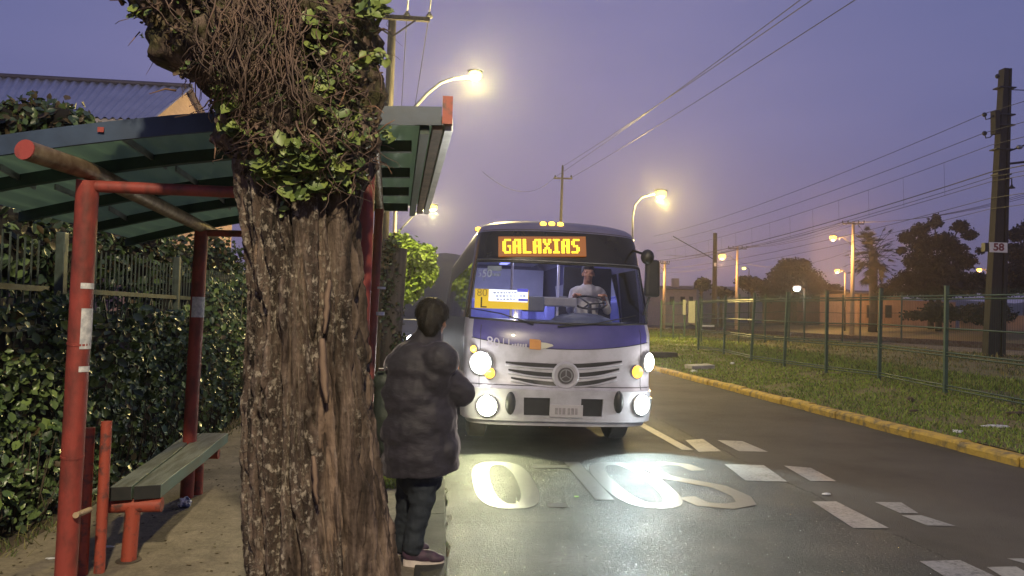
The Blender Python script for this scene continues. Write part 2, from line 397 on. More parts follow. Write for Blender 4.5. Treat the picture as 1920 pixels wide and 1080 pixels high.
# ------------------------------------------------------------------ ground, road, verge
def sheet(name, x0, x1, y0, y1, zf, m, nx=1, ny=1, kind='structure'):
    b = MB(); vs = []; fs = []
    for j in range(ny + 1):
        for i in range(nx + 1):
            x = x0 + (x1 - x0) * i / nx; y = y0 + (y1 - y0) * j / ny
            vs.append((x, y, zf(x, y)))
    for j in range(ny):
        for i in range(nx):
            a = j * (nx + 1) + i; fs.append((a, a + 1, a + nx + 2, a + nx + 1))
    b.add(vs, fs); o = b.build(name, m, smooth=True); o['kind'] = kind
    return o
def vz(x, y):
    t = min(1, max(0, (x - 6.7) / 4)); t = t * t * (3 - 2 * t)
    z = .13 + t * (.05 + .010 * min(46, max(0, y - 14)))
    if x > 24: z += -.25 * min(1, (x - 24) / 3)
    if x > 36: z += .9 * min(1, (x - 36) / 8)
    return z + (noise.noise(Vector((x * .5, y * .5, 0))) * .035 + noise.noise(Vector((x * 1.7, y * 1.7, 3))) * .015) * t
sheet('ground', -2500, 2500, -600, 4000, lambda x, y: -.06, M['far'])
sheet('road', .06, 6.62, -30, 220, lambda x, y: 0, M['road'])
sheet('pavement', -2.75, -.11, -20, 120, lambda x, y: .012, M['walk'])
sheet('dirt_border', -4.6, -2.7, -20, 120, lambda x, y: .006 + .03 * max(0, (-2.75 - x)), M['dirt'], 6, 1)
sheet('verge', 6.78, 60, -10, 130, vz, M['soil'], 120, 140)
# flush concrete strip along the pavement edge, in cast lengths
b = MB()
for i in range(60):
    y0 = -12 + i * 1.5
    b.box((-.03, y0 + .745, -.02), (.20, 1.485, .09 + .004 * (i % 3)))
o = b.build('gutter_strip', M['gutter'], bevel=.01); o['kind'] = 'structure'
# yellow kerb, rounded top, one stone after another
b = MB(); y = -6.0
while y < 120:
    L = .98
    dx, dz = random.uniform(-.018, .018), random.uniform(-.014, .010)
    prof = [(6.60, -.05), (6.60, .085), (6.62, .115), (6.66, .13), (6.76, .135), (6.80, .12), (6.80, -.05)]
    a = [(p[0] + dx, y, p[1] + (dz if p[1] > 0 else 0)) for p in prof]; c = [(q[0] + random.uniform(-.004, .004), y + L, q[2]) for q in a]
    n = len(a); b.add(a + c, [tuple(range(n)), tuple(range(2 * n - 1, n - 1, -1))] + [(i, i + n, (i + 1) % n + n, (i + 1) % n) for i in range(n)])
    y += L + .022
o = b.build('kerb', M['kerb_y']); o['kind'] = 'structure'

# painted markings
b = MB(); Z = .004
def quad(x0, x1, y0, y1, z=Z): b.add([(x0, y0, z), (x1, y0, z), (x1, y1, z), (x0, y1, z)], [(0, 1, 2, 3)])
def strip(pts, wd, z=Z):
    """flat painted stroke along a polyline"""
    pts = [Vector((p[0], p[1], 0)) for p in pts]; L = []
    for i, p in enumerate(pts):
        d = (pts[min(i + 1, len(pts) - 1)] - pts[max(i - 1, 0)]).normalized(); nn = Vector((-d.y, d.x, 0)) * wd / 2
        L.append((p + nn, p - nn))
    vs = [(*q.xy, z) for pr in L for q in pr]
    b.add(vs, [(2 * i, 2 * i + 1, 2 * i + 3, 2 * i + 2) for i in range(len(pts) - 1)])
def dash(pxs):
    q = [P(px, py, z=Z) for px, py in pxs]; b.add([(v.x, v.y, Z) for v in q], [(0, 1, 2, 3)])
dash([(1358, 870), (1432, 872), (1476, 903), (1398, 901)]); dash([(1523, 940), (1568, 940), (1667, 990), (1600, 990)])
dash([(1724, 1052), (1800, 1050), (1900, 1096), (1800, 1098)])
dash([(1470, 873), (1520, 877), (1568, 902), (1520, 902)]); dash([(1640, 941), (1690, 942), (1722, 962), (1688, 962)])
dash([(1690, 966), (1728, 966), (1792, 986), (1738, 985)]); dash([(1345, 825), (1392, 827), (1440, 847), (1385, 846)])
dash([(1850, 1063), (1905, 1062), (1960, 1092), (1905, 1096)]); dash([(1888, 1047), (1960, 1047), (1990, 1058), (1935, 1060)])
dash([(1285, 825), (1318, 823), (1352, 846), (1310, 847)])
quad(2.98, 3.12, 9.0, 70); quad(3.42, 3.52, 16, 70)
# SOLO, facing the oncoming driver: letters turned half round, stretched along the road
def oval(cx, y0, y1, hw, wd=.17, n=28, a0=0, a1=360, p=.72):
    pts = []
    for i in range(n + 1):
        a = R(a0 + (a1 - a0) * i / n); c, s = math.cos(a), math.sin(a)
        pts.append((cx + (hw - wd / 2) * math.copysign(abs(c) ** p, c), (y0 + y1) / 2 + ((y1 - y0) / 2 - wd / 2) * math.copysign(abs(s) ** p, s)))
    strip(pts, wd)
def gx(px, py): return P(px, py, z=0)
ya = gx(955, 955).y; yb = ya + 2.0
o = b.build('road_markings', M['paint']); o['kind'] = 'structure'; b = MB()
xo = (gx(905, 925).x + gx(1015, 925).x) / 2
oval(gx(958, 940).x, ya, yb, .30)
xl = gx(1108, 908).x
quad(xl - .085, xl + .085, ya + .3, yb); quad(xl - .48, xl - .07, yb - .34, yb - .18); 
q = gx(1045, 948); strip([(q.x - .09, q.y), (q.x + .09, q.y)], .14)
oval(gx(1222, 938).x, ya, yb, .33)
cx = gx(1348, 938).x; hs = []
for i in range(33):   # S turned half round, as a swept stroke
    t = i / 32; a = math.pi * (1.85 * t - .25)
    if t <= .5: a = math.pi * (1.15 - 2.75 * t); hs.append((cx + .25 * math.cos(a) * 1, ya + 1.45 + .42 * math.sin(a)))
S = [(cx - .26, yb - .45), (cx - .2, yb - .15), (cx, yb - .07), (cx + .2, yb - .15), (cx + .26, yb - .42), (cx + .2, yb - .75), (cx, yb - .98), (cx - .2, yb - 1.2), (cx - .26, ya + .42), (cx - .2, ya + .16), (cx, ya + .065), (cx + .2, ya + .14), (cx + .26, ya + .4)]
S = [(2 * cx - q[0], q[1]) for q in S]; strip(S, .18)
o = b.build('road_lettering', M['paint_faded']); o['kind'] = 'structure'

# railway behind the mesh fence
b = MB()
for xc in (28.2, 32.6): b.add([(xc - 1.9, -5, -.02), (xc + 1.9, -5, -.02), (xc + 1.3, -5, .42), (xc - 1.3, -5, .42), (xc - 1.9, 200, .2), (xc + 1.9, 200, .2), (xc + 1.3, 200, .62), (xc - 1.3, 200, .62)], [(0, 1, 2, 3), (7, 6, 5, 4), (3, 2, 6, 7), (0, 3, 7, 4), (1, 5, 6, 2)])
o = b.build('track_bed', M['ballast']); o['kind'] = 'structure'
b = MB()
for xc in (28.2, 32.6):
    for s in (-.72, .72):
        b.beam((xc + s, -5, .50), (xc + s, 200, .70), .07, .14)
o = b.build('railway_track', mat('worn_rail', (0.2, 0.18, 0.17), (0.1, 0.06, 0.04), 5, .35, metal=.8)); o['kind'] = 'structure'
# ------------------------------------------------------------------ bus shelter
sh = empty('bus_shelter', (-1.25, 5.3, 0))
tag(sh, 'old bus shelter with red pipe posts and a green underside behind the big trunk', 'bus shelter')
def red_post(b0, b1, r, name='post', m='red', bands=()):
    b = MB(); b0, b1 = Vector(b0), Vector(b1); n = 18
    pts = [b0.lerp(b1, i / n) + Vector((random.uniform(-.001, .001), random.uniform(-.001, .001), 0)) for i in range(n + 1)]
    b.tube(pts, r, 20)
    for t in bands:   # welded sleeve joints
        p = b0.lerp(b1, t); b.tube([p - (b1 - b0).normalized() * .006, p + (b1 - b0).normalized() * .006], r + .003, 20)
    return b.build(name, M[m], sh, smooth=True, angle=50)
FL0, FL1 = P(121, 1122, z=.02), P(165, 338, y=4.05)
BL0, BL1 = P(350, 932, z=.02), P(378, 432, y=6.4)
FR0, FR1 = Vector((-.44, 4.1, 0)), P(693, 250, y=4.12)
BR0, BR1 = Vector((-.62, 6.5, 0)), P(711, 392, y=6.5)
p1 = red_post(FL0, FL1, .055, bands=(.35, .62)); p2 = red_post(BL0, BL1, .055, bands=(.5,))
p3 = red_post(FR0, FR1, .040); p4 = red_post(BR0, BR1, .038)
# paper notices and tape wrapped on posts: thin curved shells
def wrap(post, c, r, a0, a1, h, name, m, axis):
    b = MB(); vs = []; n = 8; ax = axis.normalized()
    for k in (0, 1):
        for i in range(n + 1):
            a = R(a0 + (a1 - a0) * i / n)
            vs.append(c + ax * (k - .5) * h + Vector((math.cos(a), math.sin(a), 0)) * (r + .003))
    b.add(vs, [(i, i + 1, n + 2 + i, n + 1 + i) for i in range(n)])
    b.build(name, m, post, smooth=True)
ax = FL1 - FL0; wrap(p1, FL0 + ax * .655, .055, -62, 20, .215, 'notice', M['paper'], ax)
wrap(p1, FL0 + ax * .755, .055, -72, 10, .03, 'notice', M['paper'], ax); wrap(p1, FL0 + ax * .56, .055, -60, 15, .03, 'notice', M['paper'], ax)
ax = BL1 - BL0; wrap(p2, BL0 + ax * .715, .055, -120, 5, .17, 'notice', M['paper'], ax)
ax = BR1 - BR0; wrap(p4, P(712, 588, y=6.5), .038, -150, 20, .03, 'tape', M['white'], ax); wrap(p4, P(714, 540, y=6.5), .038, -150, 20, .02, 'tape', M['white'], ax)
# cross beams (red) and the long pipes along the road
MB().tube([FL1 + Vector((0, 0, -.03)), FR0.lerp(FR1, (FL1.z - .03) / FR1.z)], .031, 14).build('cross_beam', M['red'], sh, smooth=True, angle=50)
MB().tube([BL1 + Vector((0, 0, -.02)), Vector((BR1.x, BR1.y, BL1.z - .0))], .028, 14).build('cross_beam', M['red'], sh, smooth=True, angle=50)
pn = P(47, 281, y=3.62)
pl = MB().tube([pn, FL1 + Vector((0, 0, .05)), BL1 + Vector((0, 0, .03)), BL1 + Vector((-.03, .45, .02))], .048, 16).build('roof_pipe', M['pipe'], sh, smooth=True, angle=50)
d = (pn - FL1).normalized(); MB().tube([pn, pn + d * .006], .049, 16).build('end_cap', M['red'], pl)
MB().tube([FR1 + Vector((.02, -.5, -.02)), FR1 + Vector((.02, 0, .0)), BR1 + Vector((0.0, 0, .05)), BR1 + Vector((-.02, .4, .03))], .035, 14).build('roof_pipe', M['pipe'], sh, smooth=True, angle=50)
# roof: falls gently from the road side to the hedge side
NR, NL = P(842, 222, y=4.05), P(-260, 322, y=3.85)      # near edge, road end / hedge end
NM = P(330, 238, y=3.95)
FRr = P(799, 388, y=7.1)
FLr = Vector((NL.x + .02, 7.0, NL.z - .02)); FM = Vector((NM.x - .05, 7.05, NM.z - .01))
def roof_pt(u, v):   # u: 0 hedge .. 1 road, v: 0 near .. 1 far
    def q(a, m, c, u): return a * (2 * (u - .5) * (u - 1)) + m * (4 * u * (1 - u)) + c * (2 * u * (u - .5))
    um = .5
    n = q(NL, NM, NR, u); f = q(FLr, FM, FRr, u)
    return n.lerp(f, v)
b = MB(); nu, nv = 90, 6; vs = []
for k in (0, 1):
    for j in range(nv + 1):
        for i in range(nu + 1):
            p = roof_pt(i / nu, j / nv) + Vector((0, 0, .012 * math.sin(i * 1.4) + .02 - k * .006)); vs.append(p)
fs = []
T = (nu + 1) * (nv + 1)
for j in range(nv):
    for i in range(nu):
        a = j * (nu + 1) + i; fs.append((a, a + 1, a + nu + 2, a + nu + 1)); fs.append((a + T, a + nu + 1 + T, a + nu + 2 + T, a + 1 + T))
b.add(vs, fs); b.build('roof_sheet', M['green_sheet'], sh, smooth=True)
def roof_beam(v, hgt, th, name, m, u0=0., u1=1., drop=.0, seg=12):
    b = MB(); pr = []
    for i in range(seg + 1):
        p = roof_pt(u0 + (u1 - u0) * i / seg, v) + Vector((0, 0, -drop)); pr.append(p)
    vs = []
    for p in pr: vs += [p + Vector((0, -th / 2, -hgt)), p + Vector((0, th / 2, -hgt)), p + Vector((0, th / 2, 0)), p + Vector((0, -th / 2, 0))]
    fs = [(3, 2, 1, 0), tuple(range(4 * seg, 4 * seg + 4))]
    for i in range(seg):
        for k in range(4): fs.append((4 * i + k, 4 * i + (k + 1) % 4, 4 * i + 4 + (k + 1) % 4, 4 * i + 4 + k))
    b.add(vs, fs); return b.build(name, m, sh)
fa = roof_beam(-.006, .10, .02, 'fascia', M['blue_edge'], u1=.985, drop=-.055)
q = roof_pt(.985, -.012); MB().box(q + Vector((.03, -.005, .03)), (.055, .04, .15)).build('end_block', M['red_worn'], fa)
q = P(189, 243, y=3.885); MB().box(q, (.03, .006, .025)).build('paint_patch', M['red'], fa)
for v in (.17, .43, .68, .95): roof_beam(v, .068, .05, 'rafter', M['green_beam'], drop=.002, u1=.93)
# road-side gutter: slim zinc channel on a timber edge board
e0, e1 = roof_pt(1, 0), roof_pt(1, 1)
MB().beam(e0 + Vector((-.13, 0, -.05)), e1 + Vector((-.13, 0, -.05)), .05, .085).build('edge_board', M['green_beam'], sh)
MB().beam(e0 + Vector((-.06, 0, -.04)), e1 + Vector((-.06, 0, -.04)), .055, .055).build('edge_rail', mat('rusty_edge_rail', (.2, .12, .09), (.12, .07, .05), 9, .7, bmp=.3), sh)
MB().beam(e0 + Vector((0.0, 0, -.035)), e1 + Vector((0.0, 0, -.035)), .045, .07).build('gutter', M['galv'], sh)
# diagonal sheet ties seen under the roof
for a, c in (((222, 252), (312, 312)), ((330, 316), (372, 345)), ((405, 362), (432, 390)), ((0, 313), (66, 350)), ((104, 350), (146, 368)), ((205, 390), (250, 417))):
    pa, pc = P(*a, y=4.0), P(*c, y=4.0)
    # drop them on to the sheet's underside by meeting the roof plane
    def on_roof(px, py):
        best = None
        for i in range(81):
            yy = 3.95 + i * .04; p = P(px, py, y=yy); v = (yy - 3.95) / 3.1
            zz = roof_pt(min(1, max(0, (p.x - NL.x) / (NR.x - NL.x))), v).z - .02
            e = abs(p.z - zz)
            if best is None or e < best[0]: best = (e, p)
        return best[1]
    pa, pc = on_roof(*a), on_roof(*c)
    MB().beam(pa, pc, .012, .035).build('sheet_tie', M['galv'], sh)

# low red posts with a short rail by the front post
rl = empty('low_railing', (-2.1, 4.5, 0)); tag(rl, 'two waist-high red pipe posts beside the front shelter post', 'railing')
for (bx, by), (tx, ty), r in (((154, 1078), (168, 802), .031), ((186, 1074), (200, 790), .031)):
    q0 = P(bx, by, z=.01); q1 = P(tx, ty, y=q0.y)
    MB().tube([q0, q0.lerp(q1, .5), q1], r, 16).build('post', M['red_worn'], rl, smooth=True, angle=50)
qa, qb = P(142, 966, y=4.2), P(168, 956, y=4.42)
MB().tube([qa, qb], .016, 12).build('short_rail', M['wood_raw'], rl, smooth=True, angle=50)

# bench
be = empty('bench', (-1.98, 5.7, 0)); tag(be, 'weathered green two-plank bench on a red T-shaped leg under the shelter', 'bench')
def plank(pxs, name, y_near, y_far, m):
    a, c, d_, e = [P(px, py, z=.49) for px, py in pxs]   # near-left near-right far-right far-left
    b = MB(); n = 14; vs = []
    for k in (0, -.085):
        for i in range(n + 1):
            t = i / n; wv = .003 * math.sin(t * 9)
            vs += [a.lerp(e, t) + Vector((0, 0, k + wv)), c.lerp(d_, t) + Vector((0, 0, k + wv))]
    T = 2 * (n + 1); fs = [(0, 1, T + 1, T), (2 * n + 1, 2 * n, 2 * n + T, 2 * n + T + 1)]; mi = [1, 1]
    for i in range(n):
        o = 2 * i; fs += [(o, o + 2, o + 3, o + 1), (o + T, o + T + 1, o + T + 3, o + T + 2), (o + 1, o + 3, o + 3 + T, o + 1 + T), (o, o + T, o + T + 2, o + 2)]; mi += [0, 0, 2, 0]
    b.v = vs; b.f = fs; b.mi = mi
    return b.build(name, [M['bench'], mat('sawn_dark_end', (.012, .014, .015), (.02, .02, .02), 20, .8), M['bench_edge']], be, bevel=.004)
plank(((205, 914), (247, 912), (374, 812), (352, 813)), 'seat_plank', 0, 0, None)
plank(((251, 912), (302, 909), (428, 812), (378, 812)), 'seat_plank', 0, 0, None)
l0 = P(241, 1052, z=.01); l1 = Vector((l0.x + .015, l0.y, .358))
MB().tube([l0, l1], .046, 18).build('leg', M['red_worn'], be, smooth=True, angle=50)
MB().tube([l1 + Vector((-.2, -.01, .0)), l1 + Vector((.17, .015, .0))], .045, 18).build('seat_bracket', M['red_worn'], be, smooth=True, angle=50)
MB().tube([l0 + Vector((0, 0, -.01)), l0 + Vector((0, 0, .008))], .075, 16).build('foot_plate', M['dirt'], be)
f0 = Vector((-2.06, 6.72, 0)); MB().tube([f0, f0 + Vector((0, 0, .358))], .046, 18).build('leg', M['red_worn'], be, smooth=True, angle=50)
MB().tube([f0 + Vector((-.2, 0, .358)), f0 + Vector((.17, 0, .358))], .045, 18).build('seat_bracket', M['red_worn'], be, smooth=True, angle=50)

# crumpled can by the back post, loose scraps
def crumple(c, r, seed, sq=(1, 1, .8)):
    b = MB(); b.ell(c, (r * sq[0], r * sq[1], r * sq[2]), nu=18, nv=12)
    vs = []
    for v in b.v:
        d_ = Vector(v) - Vector(c); k = 1 + .55 * (noise.noise(Vector((d_.x * 34 + seed, d_.y * 34, d_.z * 34))))
        vs.append(Vector(c) + d_ * k)
    b.v = [tuple(v) for v in vs]; return b
q = P(345, 942, z=.05)
o = crumple(q, .05, 3, (1.1, .9, .8)).build('crumpled_packet', mat('crumpled_foil', (.75, .75, .8), (.10, .12, .22), 16, .35, lo=.47, hi=.53, stretch=(1, 1, 1)), base=(q.x, q.y, .012)); tag(o, 'crumpled white and blue packet at the foot of the back red post', 'litter')
q = P(372, 917, z=.03)
o = crumple(q, .022, 9, (1.4, 1, .5)).build('paper_scrap', M['paper'], base=(q.x, q.y, .012)); tag(o, 'small white paper scrap on the dirt just behind the crumpled packet', 'litter')
for (px, py, s, l) in ((203, 1025, .022, 'pale paper bit on dark ground between the red low post and bench leg'), (95, 1047, .02, 'pale twig-like scrap on the dirt below the hedge, at the lower left corner')):
    q = P(px, py, z=.02); o = crumple(q, s, px, (1.6, .6, .35)).build('paper_scrap', M['paper'], base=(q.x, q.y, .01)); tag(o, l, 'litter')

# ------------------------------------------------------------------ big pollarded trunk
TY = 3.42
prof = [(-260, 40, 800), (-160, 110, 770), (-80, 160, 745), (-30, 196, 726), (0, 222, 716), (30, 240, 714), (60, 278, 712), (85, 292, 708), (110, 308, 704), (140, 322, 704), (160, 372, 704), (190, 388, 706), (225, 396, 712), (262, 408, 712), (300, 430, 706), (330, 446, 696),
        (352, 450, 684), (400, 455, 676), (450, 464, 676), (500, 470, 678), (560, 472, 682), (620, 471, 686), (690, 466, 693), (760, 461, 702), (830, 459, 711), (900, 460, 720), (960, 461, 730), (1020, 464, 738), (1080, 468, 745), (1170, 466, 768), (1260, 440, 805), (1285, 425, 820)]
tr = empty('street_tree', (P(600, 1250, y=TY).x, TY, 0)); tag(tr, 'thick old pollarded trunk with lichen bark and sprouting leaves in the foreground', 'tree')
ps = np.array(prof, float)
def interp(py, k): return float(np.interp(py, ps[:, 0], ps[:, k]))
NA, NZ = 300, 420; vs = []; fs = []
ys = np.linspace(1285, -260, NZ)
for py in ys:
    Lp, Rp = P(interp(py, 1), py, y=TY), P(interp(py, 2), py, y=TY)
    cx, z = (Lp.x + Rp.x) / 2, (Lp.z + Rp.z) / 2; hw = (Rp.x - Lp.x) / 2 * .965 - .006
    up_ = max(0, min(1, (330 - py) / 60)); dep = .29 + .10 * up_
    foot = max(0, (py - 1000) / 280)
    for i in range(NA):
        a = 2 * math.pi * i / NA; c, s = math.cos(a), math.sin(a)
        x = cx + hw * c; y = TY + dep * s * (1 + .2 * foot)
        q = Vector((c * 1.3, s * 1.3, z * .38))
        g = noise.noise(Vector((c * 3.2, s * 3.2, z * .55 + 5))) * .035
        wq = noise.noise(Vector((c * 2, s * 2, z * 1.3))) * 1.1
        r1 = abs(noise.noise(Vector((c * 5.2 + wq, s * 5.2 + wq * .5, z * .9 + wq)))); r2 = abs(noise.noise(Vector((c * 11 + wq, s * 11, z * 3.1 + 7 + wq))))
        rid = .022 - .055 * max(0, .30 - r1) / .30 - .022 * max(0, .22 - r2) / .22
        fine = noise.noise(Vector((x * 26, y * 26, z * 13))) * .010 + noise.noise(Vector((x * 60, y * 60, z * 40))) * .005
        bul = (noise.noise(Vector((x * 5.5, y * 5.5, z * 5.5))) * .10 + noise.noise(Vector((x * 13, y * 13, z * 13))) * .045 + abs(noise.noise(Vector((x * 30, y * 30, z * 30)))) * .02) * up_
        dd = g * (1 - .5 * up_) + rid * (1 - .7 * up_) + fine + bul
        vs.append((x + c * dd, y + s * dd, z))
for j in range(NZ - 1):
    for i in range(NA):
        i2 = (i + 1) % NA; fs.append((j * NA + i, j * NA + i2, (j + 1) * NA + i2, (j + 1) * NA + i))
fs.append(tuple(range(NA - 1, -1, -1))); fs.append(tuple((NZ - 1) * NA + i for i in range(NA)))
def bark_mat():
    m, nt, b = new_mat('lichen_bark'); g = coords(nt)
    sx = N(nt, 'ShaderNodeSeparateXYZ'); nt.links.new(g, sx.inputs[0])
    gs = coords(nt, (1, 1, .22)); big = noise_n(nt, gs, 5, 5, .6, .6); st = noise_n(nt, coords(nt, (1, 1, .10)), 17, 5, .65, .4)
    fine = noise_n(nt, coords(nt, (1, 1, .5)), 34, 5, .7)
    base = ramp(nt, st, [(.32, (.016, .012, .010)), (.46, (.068, .048, .038)), (.60, (.165, .122, .098)), (.8, (.265, .205, .168))])
    base = mixc(nt, .7, base, ramp(nt, big, [(.36, (.18, .17, .17)), (.52, (.85, .85, .85)), (.7, (1.5, 1.47, 1.45))]), 'MULTIPLY')
    # lichen: pale flecks in loose patches, mostly on the left flank
    fl = ramp(nt, noise_n(nt, coords(nt, (1, 1, .75)), 40, 6, .72, .25), [(.50, (0, 0, 0)), (.56, (1, 1, 1))])
    patch = ramp(nt, math_n(nt, 'SUBTRACT', noise_n(nt, coords(nt, (1, 1, .5)), 4.2, 3), math_n(nt, 'MULTIPLY', math_n(nt, 'ADD', sx.outputs[0], -.0), .55)), [(.44, (0, 0, 0)), (.56, (1, 1, 1))])
    low = ramp(nt, sx.outputs[2], [(.0, (1, 1, 1)), (.0, (1, 1, 1))])
    hz = N(nt, 'ShaderNodeMapRange'); nt.links.new(sx.outputs[2], hz.inputs[0]); hz.inputs[1].default_value = 2.35; hz.inputs[2].default_value = 2.1
    k = math_n(nt, 'MULTIPLY', math_n(nt, 'MULTIPLY', fl, patch), hz.outputs[0])
    lic = ramp(nt, noise_n(nt, g, 45, 2), [(.35, (.20, .17, .135)), (.65, (.48, .42, .35))])
    col = mixc(nt, math_n(nt, 'MULTIPLY', k, .62), base, lic)
    # bare tan streaks where bark has come away
    tan = ramp(nt, noise_n(nt, coords(nt, (1, 1, .07)), 11, 3, .5, .5), [(.655, (0, 0, 0)), (.675, (1, 1, 1))])
    tk = math_n(nt, 'MULTIPLY', tan, math_n(nt, 'GREATER_THAN', noise_n(nt, coords(nt, (1, 1, .35)), 5, 3), .46))
    col = mixc(nt, math_n(nt, 'MULTIPLY', tk, .7), col, (.20, .14, .10))
    # moss on the swollen head
    ms = ramp(nt, noise_n(nt, g, 6, 4), [(.5, (0, 0, 0)), (.62, (1, 1, 1))])
    hz2 = N(nt, 'ShaderNodeMapRange'); nt.links.new(sx.outputs[2], hz2.inputs[0]); hz2.inputs[1].default_value = 2.1; hz2.inputs[2].default_value = 2.5
    col = mixc(nt, math_n(nt, 'MULTIPLY', math_n(nt, 'MULTIPLY', ms, hz2.outputs[0]), .8), col, (.055, .055, .02))
    nt.links.new(col, b.inputs['Base Color']); b.inputs['Roughness'].default_value = .85; b.inputs['Specular IOR Level'].default_value = .25
    bump(nt, b, math_n(nt, 'ADD', math_n(nt, 'ADD', st, fine), math_n(nt, 'MULTIPLY', k, .35)), .9, .02)
    return m
b = MB(); b.v = vs; b.f = fs; b.mi = [0] * len(fs)
trunk = b.build('trunk', bark_mat(), tr, smooth=True)
# peeled bark strips standing off the trunk
def surf(px, py, off=0.0):
    """point on the camera-facing side of the trunk"""
    Lp, Rp = interp(py, 1), interp(py, 2); c = max(-.97, min(.97, (px - (Lp + Rp) / 2) / ((Rp - Lp) / 2)))
    up_ = max(0, min(1, (330 - py) / 60)); dep = .29 + .10 * up_
    return P(px, py, y=TY - dep * math.sqrt(1 - c * c) - off)
M['tan_wood'] = mat('bare_tan_wood', (.21, .145, .10), (.13, .085, .06), 18, .8, stretch=(1, 1, .2), bmp=.3)
for px, py, L, wd in ((616, 575, 100, 10), (604, 695, 120, 15), (586, 900, 90, 9)):
    b = MB(); vs = []; n = 8; pxs = px
    for i in range(n + 1):
        t = i / n; yy = py - L / 2 + L * t; ww = wd * (.25 + math.sin(math.pi * min(1, t * 1.05)) * .6 + random.uniform(-.12, .2)) / 2
        o_ = .012 + .006 * math.sin(t * math.pi) + random.uniform(0, .003); pxs += random.uniform(-3.2, 3.2)
        vs += [surf(pxs - ww, yy, o_ * .6), surf(pxs, yy, o_ + .002), surf(pxs + ww, yy, o_ * .6)]
    b.add(vs, [f for i in range(n) for f in ((3 * i, 3 * i + 1, 3 * i + 4, 3 * i + 3), (3 * i + 1, 3 * i + 2, 3 * i + 5, 3 * i + 4))])
    o = b.build('peeling_bark', M['tan_wood'], tr, smooth=True)
    o.modifiers.new('thick', 'SOLIDIFY').thickness = .006
# hanging aerial roots and dry stems over the head
b = MB()
def strand(px, py, L, drift, r, off0=.02):
    pts = []; n = 9; x, y_ = px, py; ph = random.uniform(0, 6)
    for i in range(n):
        t = i / (n - 1); xx = x + drift * t + 9 * math.sin(ph + t * random.uniform(4, 7)); yy = y_ + L * t
        pts.append(surf(xx, yy, off0 + .05 * math.sin(t * 2.6) + random.uniform(0, .012)))
    b.tube(pts, [r * (1 - .55 * i / (n - 1)) for i in range(n)], 5)
for i in range(150):
    px = random.gauss(478, 52); py = random.uniform(-60, 110)
    if px < interp(py, 1) + 25: px = interp(py, 1) + random.uniform(30, 120)
    strand(px, py, random.uniform(50, 170), random.uniform(-45, 45), random.uniform(.0016, .0045), random.uniform(.02, .09))
for i in range(170):
    py = random.uniform(-20, 340); px = random.uniform(interp(py, 1) + 30, interp(py, 2) - 4)
    strand(px, py, random.uniform(15, 90), random.uniform(-90, 90), random.uniform(.0015, .004), random.uniform(.01, .06))
o = b.build('hanging_roots', M['root'], tr, smooth=True)
# twigs and stubs at the right edge
M['twig'] = mat('dry_twig', (.22, .12, .075), (.10, .06, .04), 8, .8)
for px, py, dx, dy, r in ((700, 62, 30, -4, .006), (696, 150, 22, -14, .008), (700, 178, 16, -10, .009), (690, 95, 26, 10, .004), (700, 255, 40, -30, .004), (705, 300, 30, 26, .003), (640, 130, 60, -30, .003), (620, 230, 28, -60, .005), (560, 240, 30, -90, .004), (690, 330, 10, 70, .004), (680, 200, 40, 12, .004), (330, 170, -50, 6, .005), (262, 60, -22, 26, .003), (300, 90, -26, 50, .002), (398, 258, 4, 40, .006), (230, 8, -24, -8, .01)):
    p0 = surf(px, py, -.02); p1 = P(px + dx, py + dy, y=p0.y - .06); pm = p0.lerp(p1, .5) + Vector((.01, 0, .015))
    MB().tube([p0, pm, p1], [r, r * .8, r * .35], 6).build('twig', M['twig'], tr, smooth=True)
# leaf clumps
cl = []; nm = []; sz = []
def clump(px, py, rx, ry, n, off=.06, s=.058):
    for i in range(int(n * .8)):
        x = random.gauss(px, rx * .5); y_ = random.gauss(py, ry * .5)
        q = surf(max(interp(y_, 1) - 16, min(interp(y_, 2) + 20, x)), y_, off * random.uniform(.2, 1.5)); cl.append(q); sz.append(s * random.choice((.5, .75, 1, 1, 1.25)))
        nm.append((random.gauss(0, .35), -1, .75 + random.gauss(0, .3)))
clump(560, 295, 75, 42, 150); clump(600, 318, 60, 30, 90); clump(500, 330, 34, 24, 36); clump(640, 330, 34, 30, 44); clump(575, 362, 60, 14, 30)
clump(425, 205, 26, 44, 40); clump(408, 170, 14, 16, 10); clump(440, 235, 22, 16, 20)
clump(610, 150, 44, 30, 60, .05, .045); clump(655, 128, 40, 22, 44, .05, .045); clump(690, 110, 24, 16, 26, .06, .045); clump(706, 100, 16, 10, 18, .06, .045)
clump(600, 60, 40, 40, 40, .05, .045); clump(690, 12, 36, 20, 70, .09, .05); clump(715, 20, 14, 12, 22, .1, .05); clump(530, 45, 14, 26, 20, .05, .045)
clump(640, 225, 40, 26, 44, .05, .045); clump(660, 260, 30, 20, 30, .05, .045); clump(726, 246, 14, 22, 16, .12, .04); clump(500, 85, 20, 14, 16, .05, .04)
clump(255, 20, 26, 14, 16, .05, .05); clump(250, 66, 8, 6, 6, .02, .05); clump(680, 332, 8, 8, 5, .05, .06); clump(528, 392, 10, 10, 6, .03, .05)
clump(600, 190, 70, 60, 50, .03, .04); clump(630, 90, 60, 60, 40, .03, .04)
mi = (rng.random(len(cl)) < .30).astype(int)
dc = []; dn = []
for i in range(2600):
    py = random.uniform(-40, 350); px = random.uniform(interp(py, 1) + 4, interp(py, 2) - 4)
    if noise.noise(Vector((px * .03, py * .03, 2))) < -.12: continue
    dc.append(surf(px, py, random.uniform(-.01, .05))); dn.append((random.gauss(0, .5), -1, random.gauss(0, .5)))
leaves('dead_leaf_litter', dc, .03, None, tr, dn, .4, .55, mats=[M['dry_leaf'], M['root'], M['core'], M['tree_leaf2']], midx=rng.choice(4, len(dc), p=[.36, .34, .18, .12]))
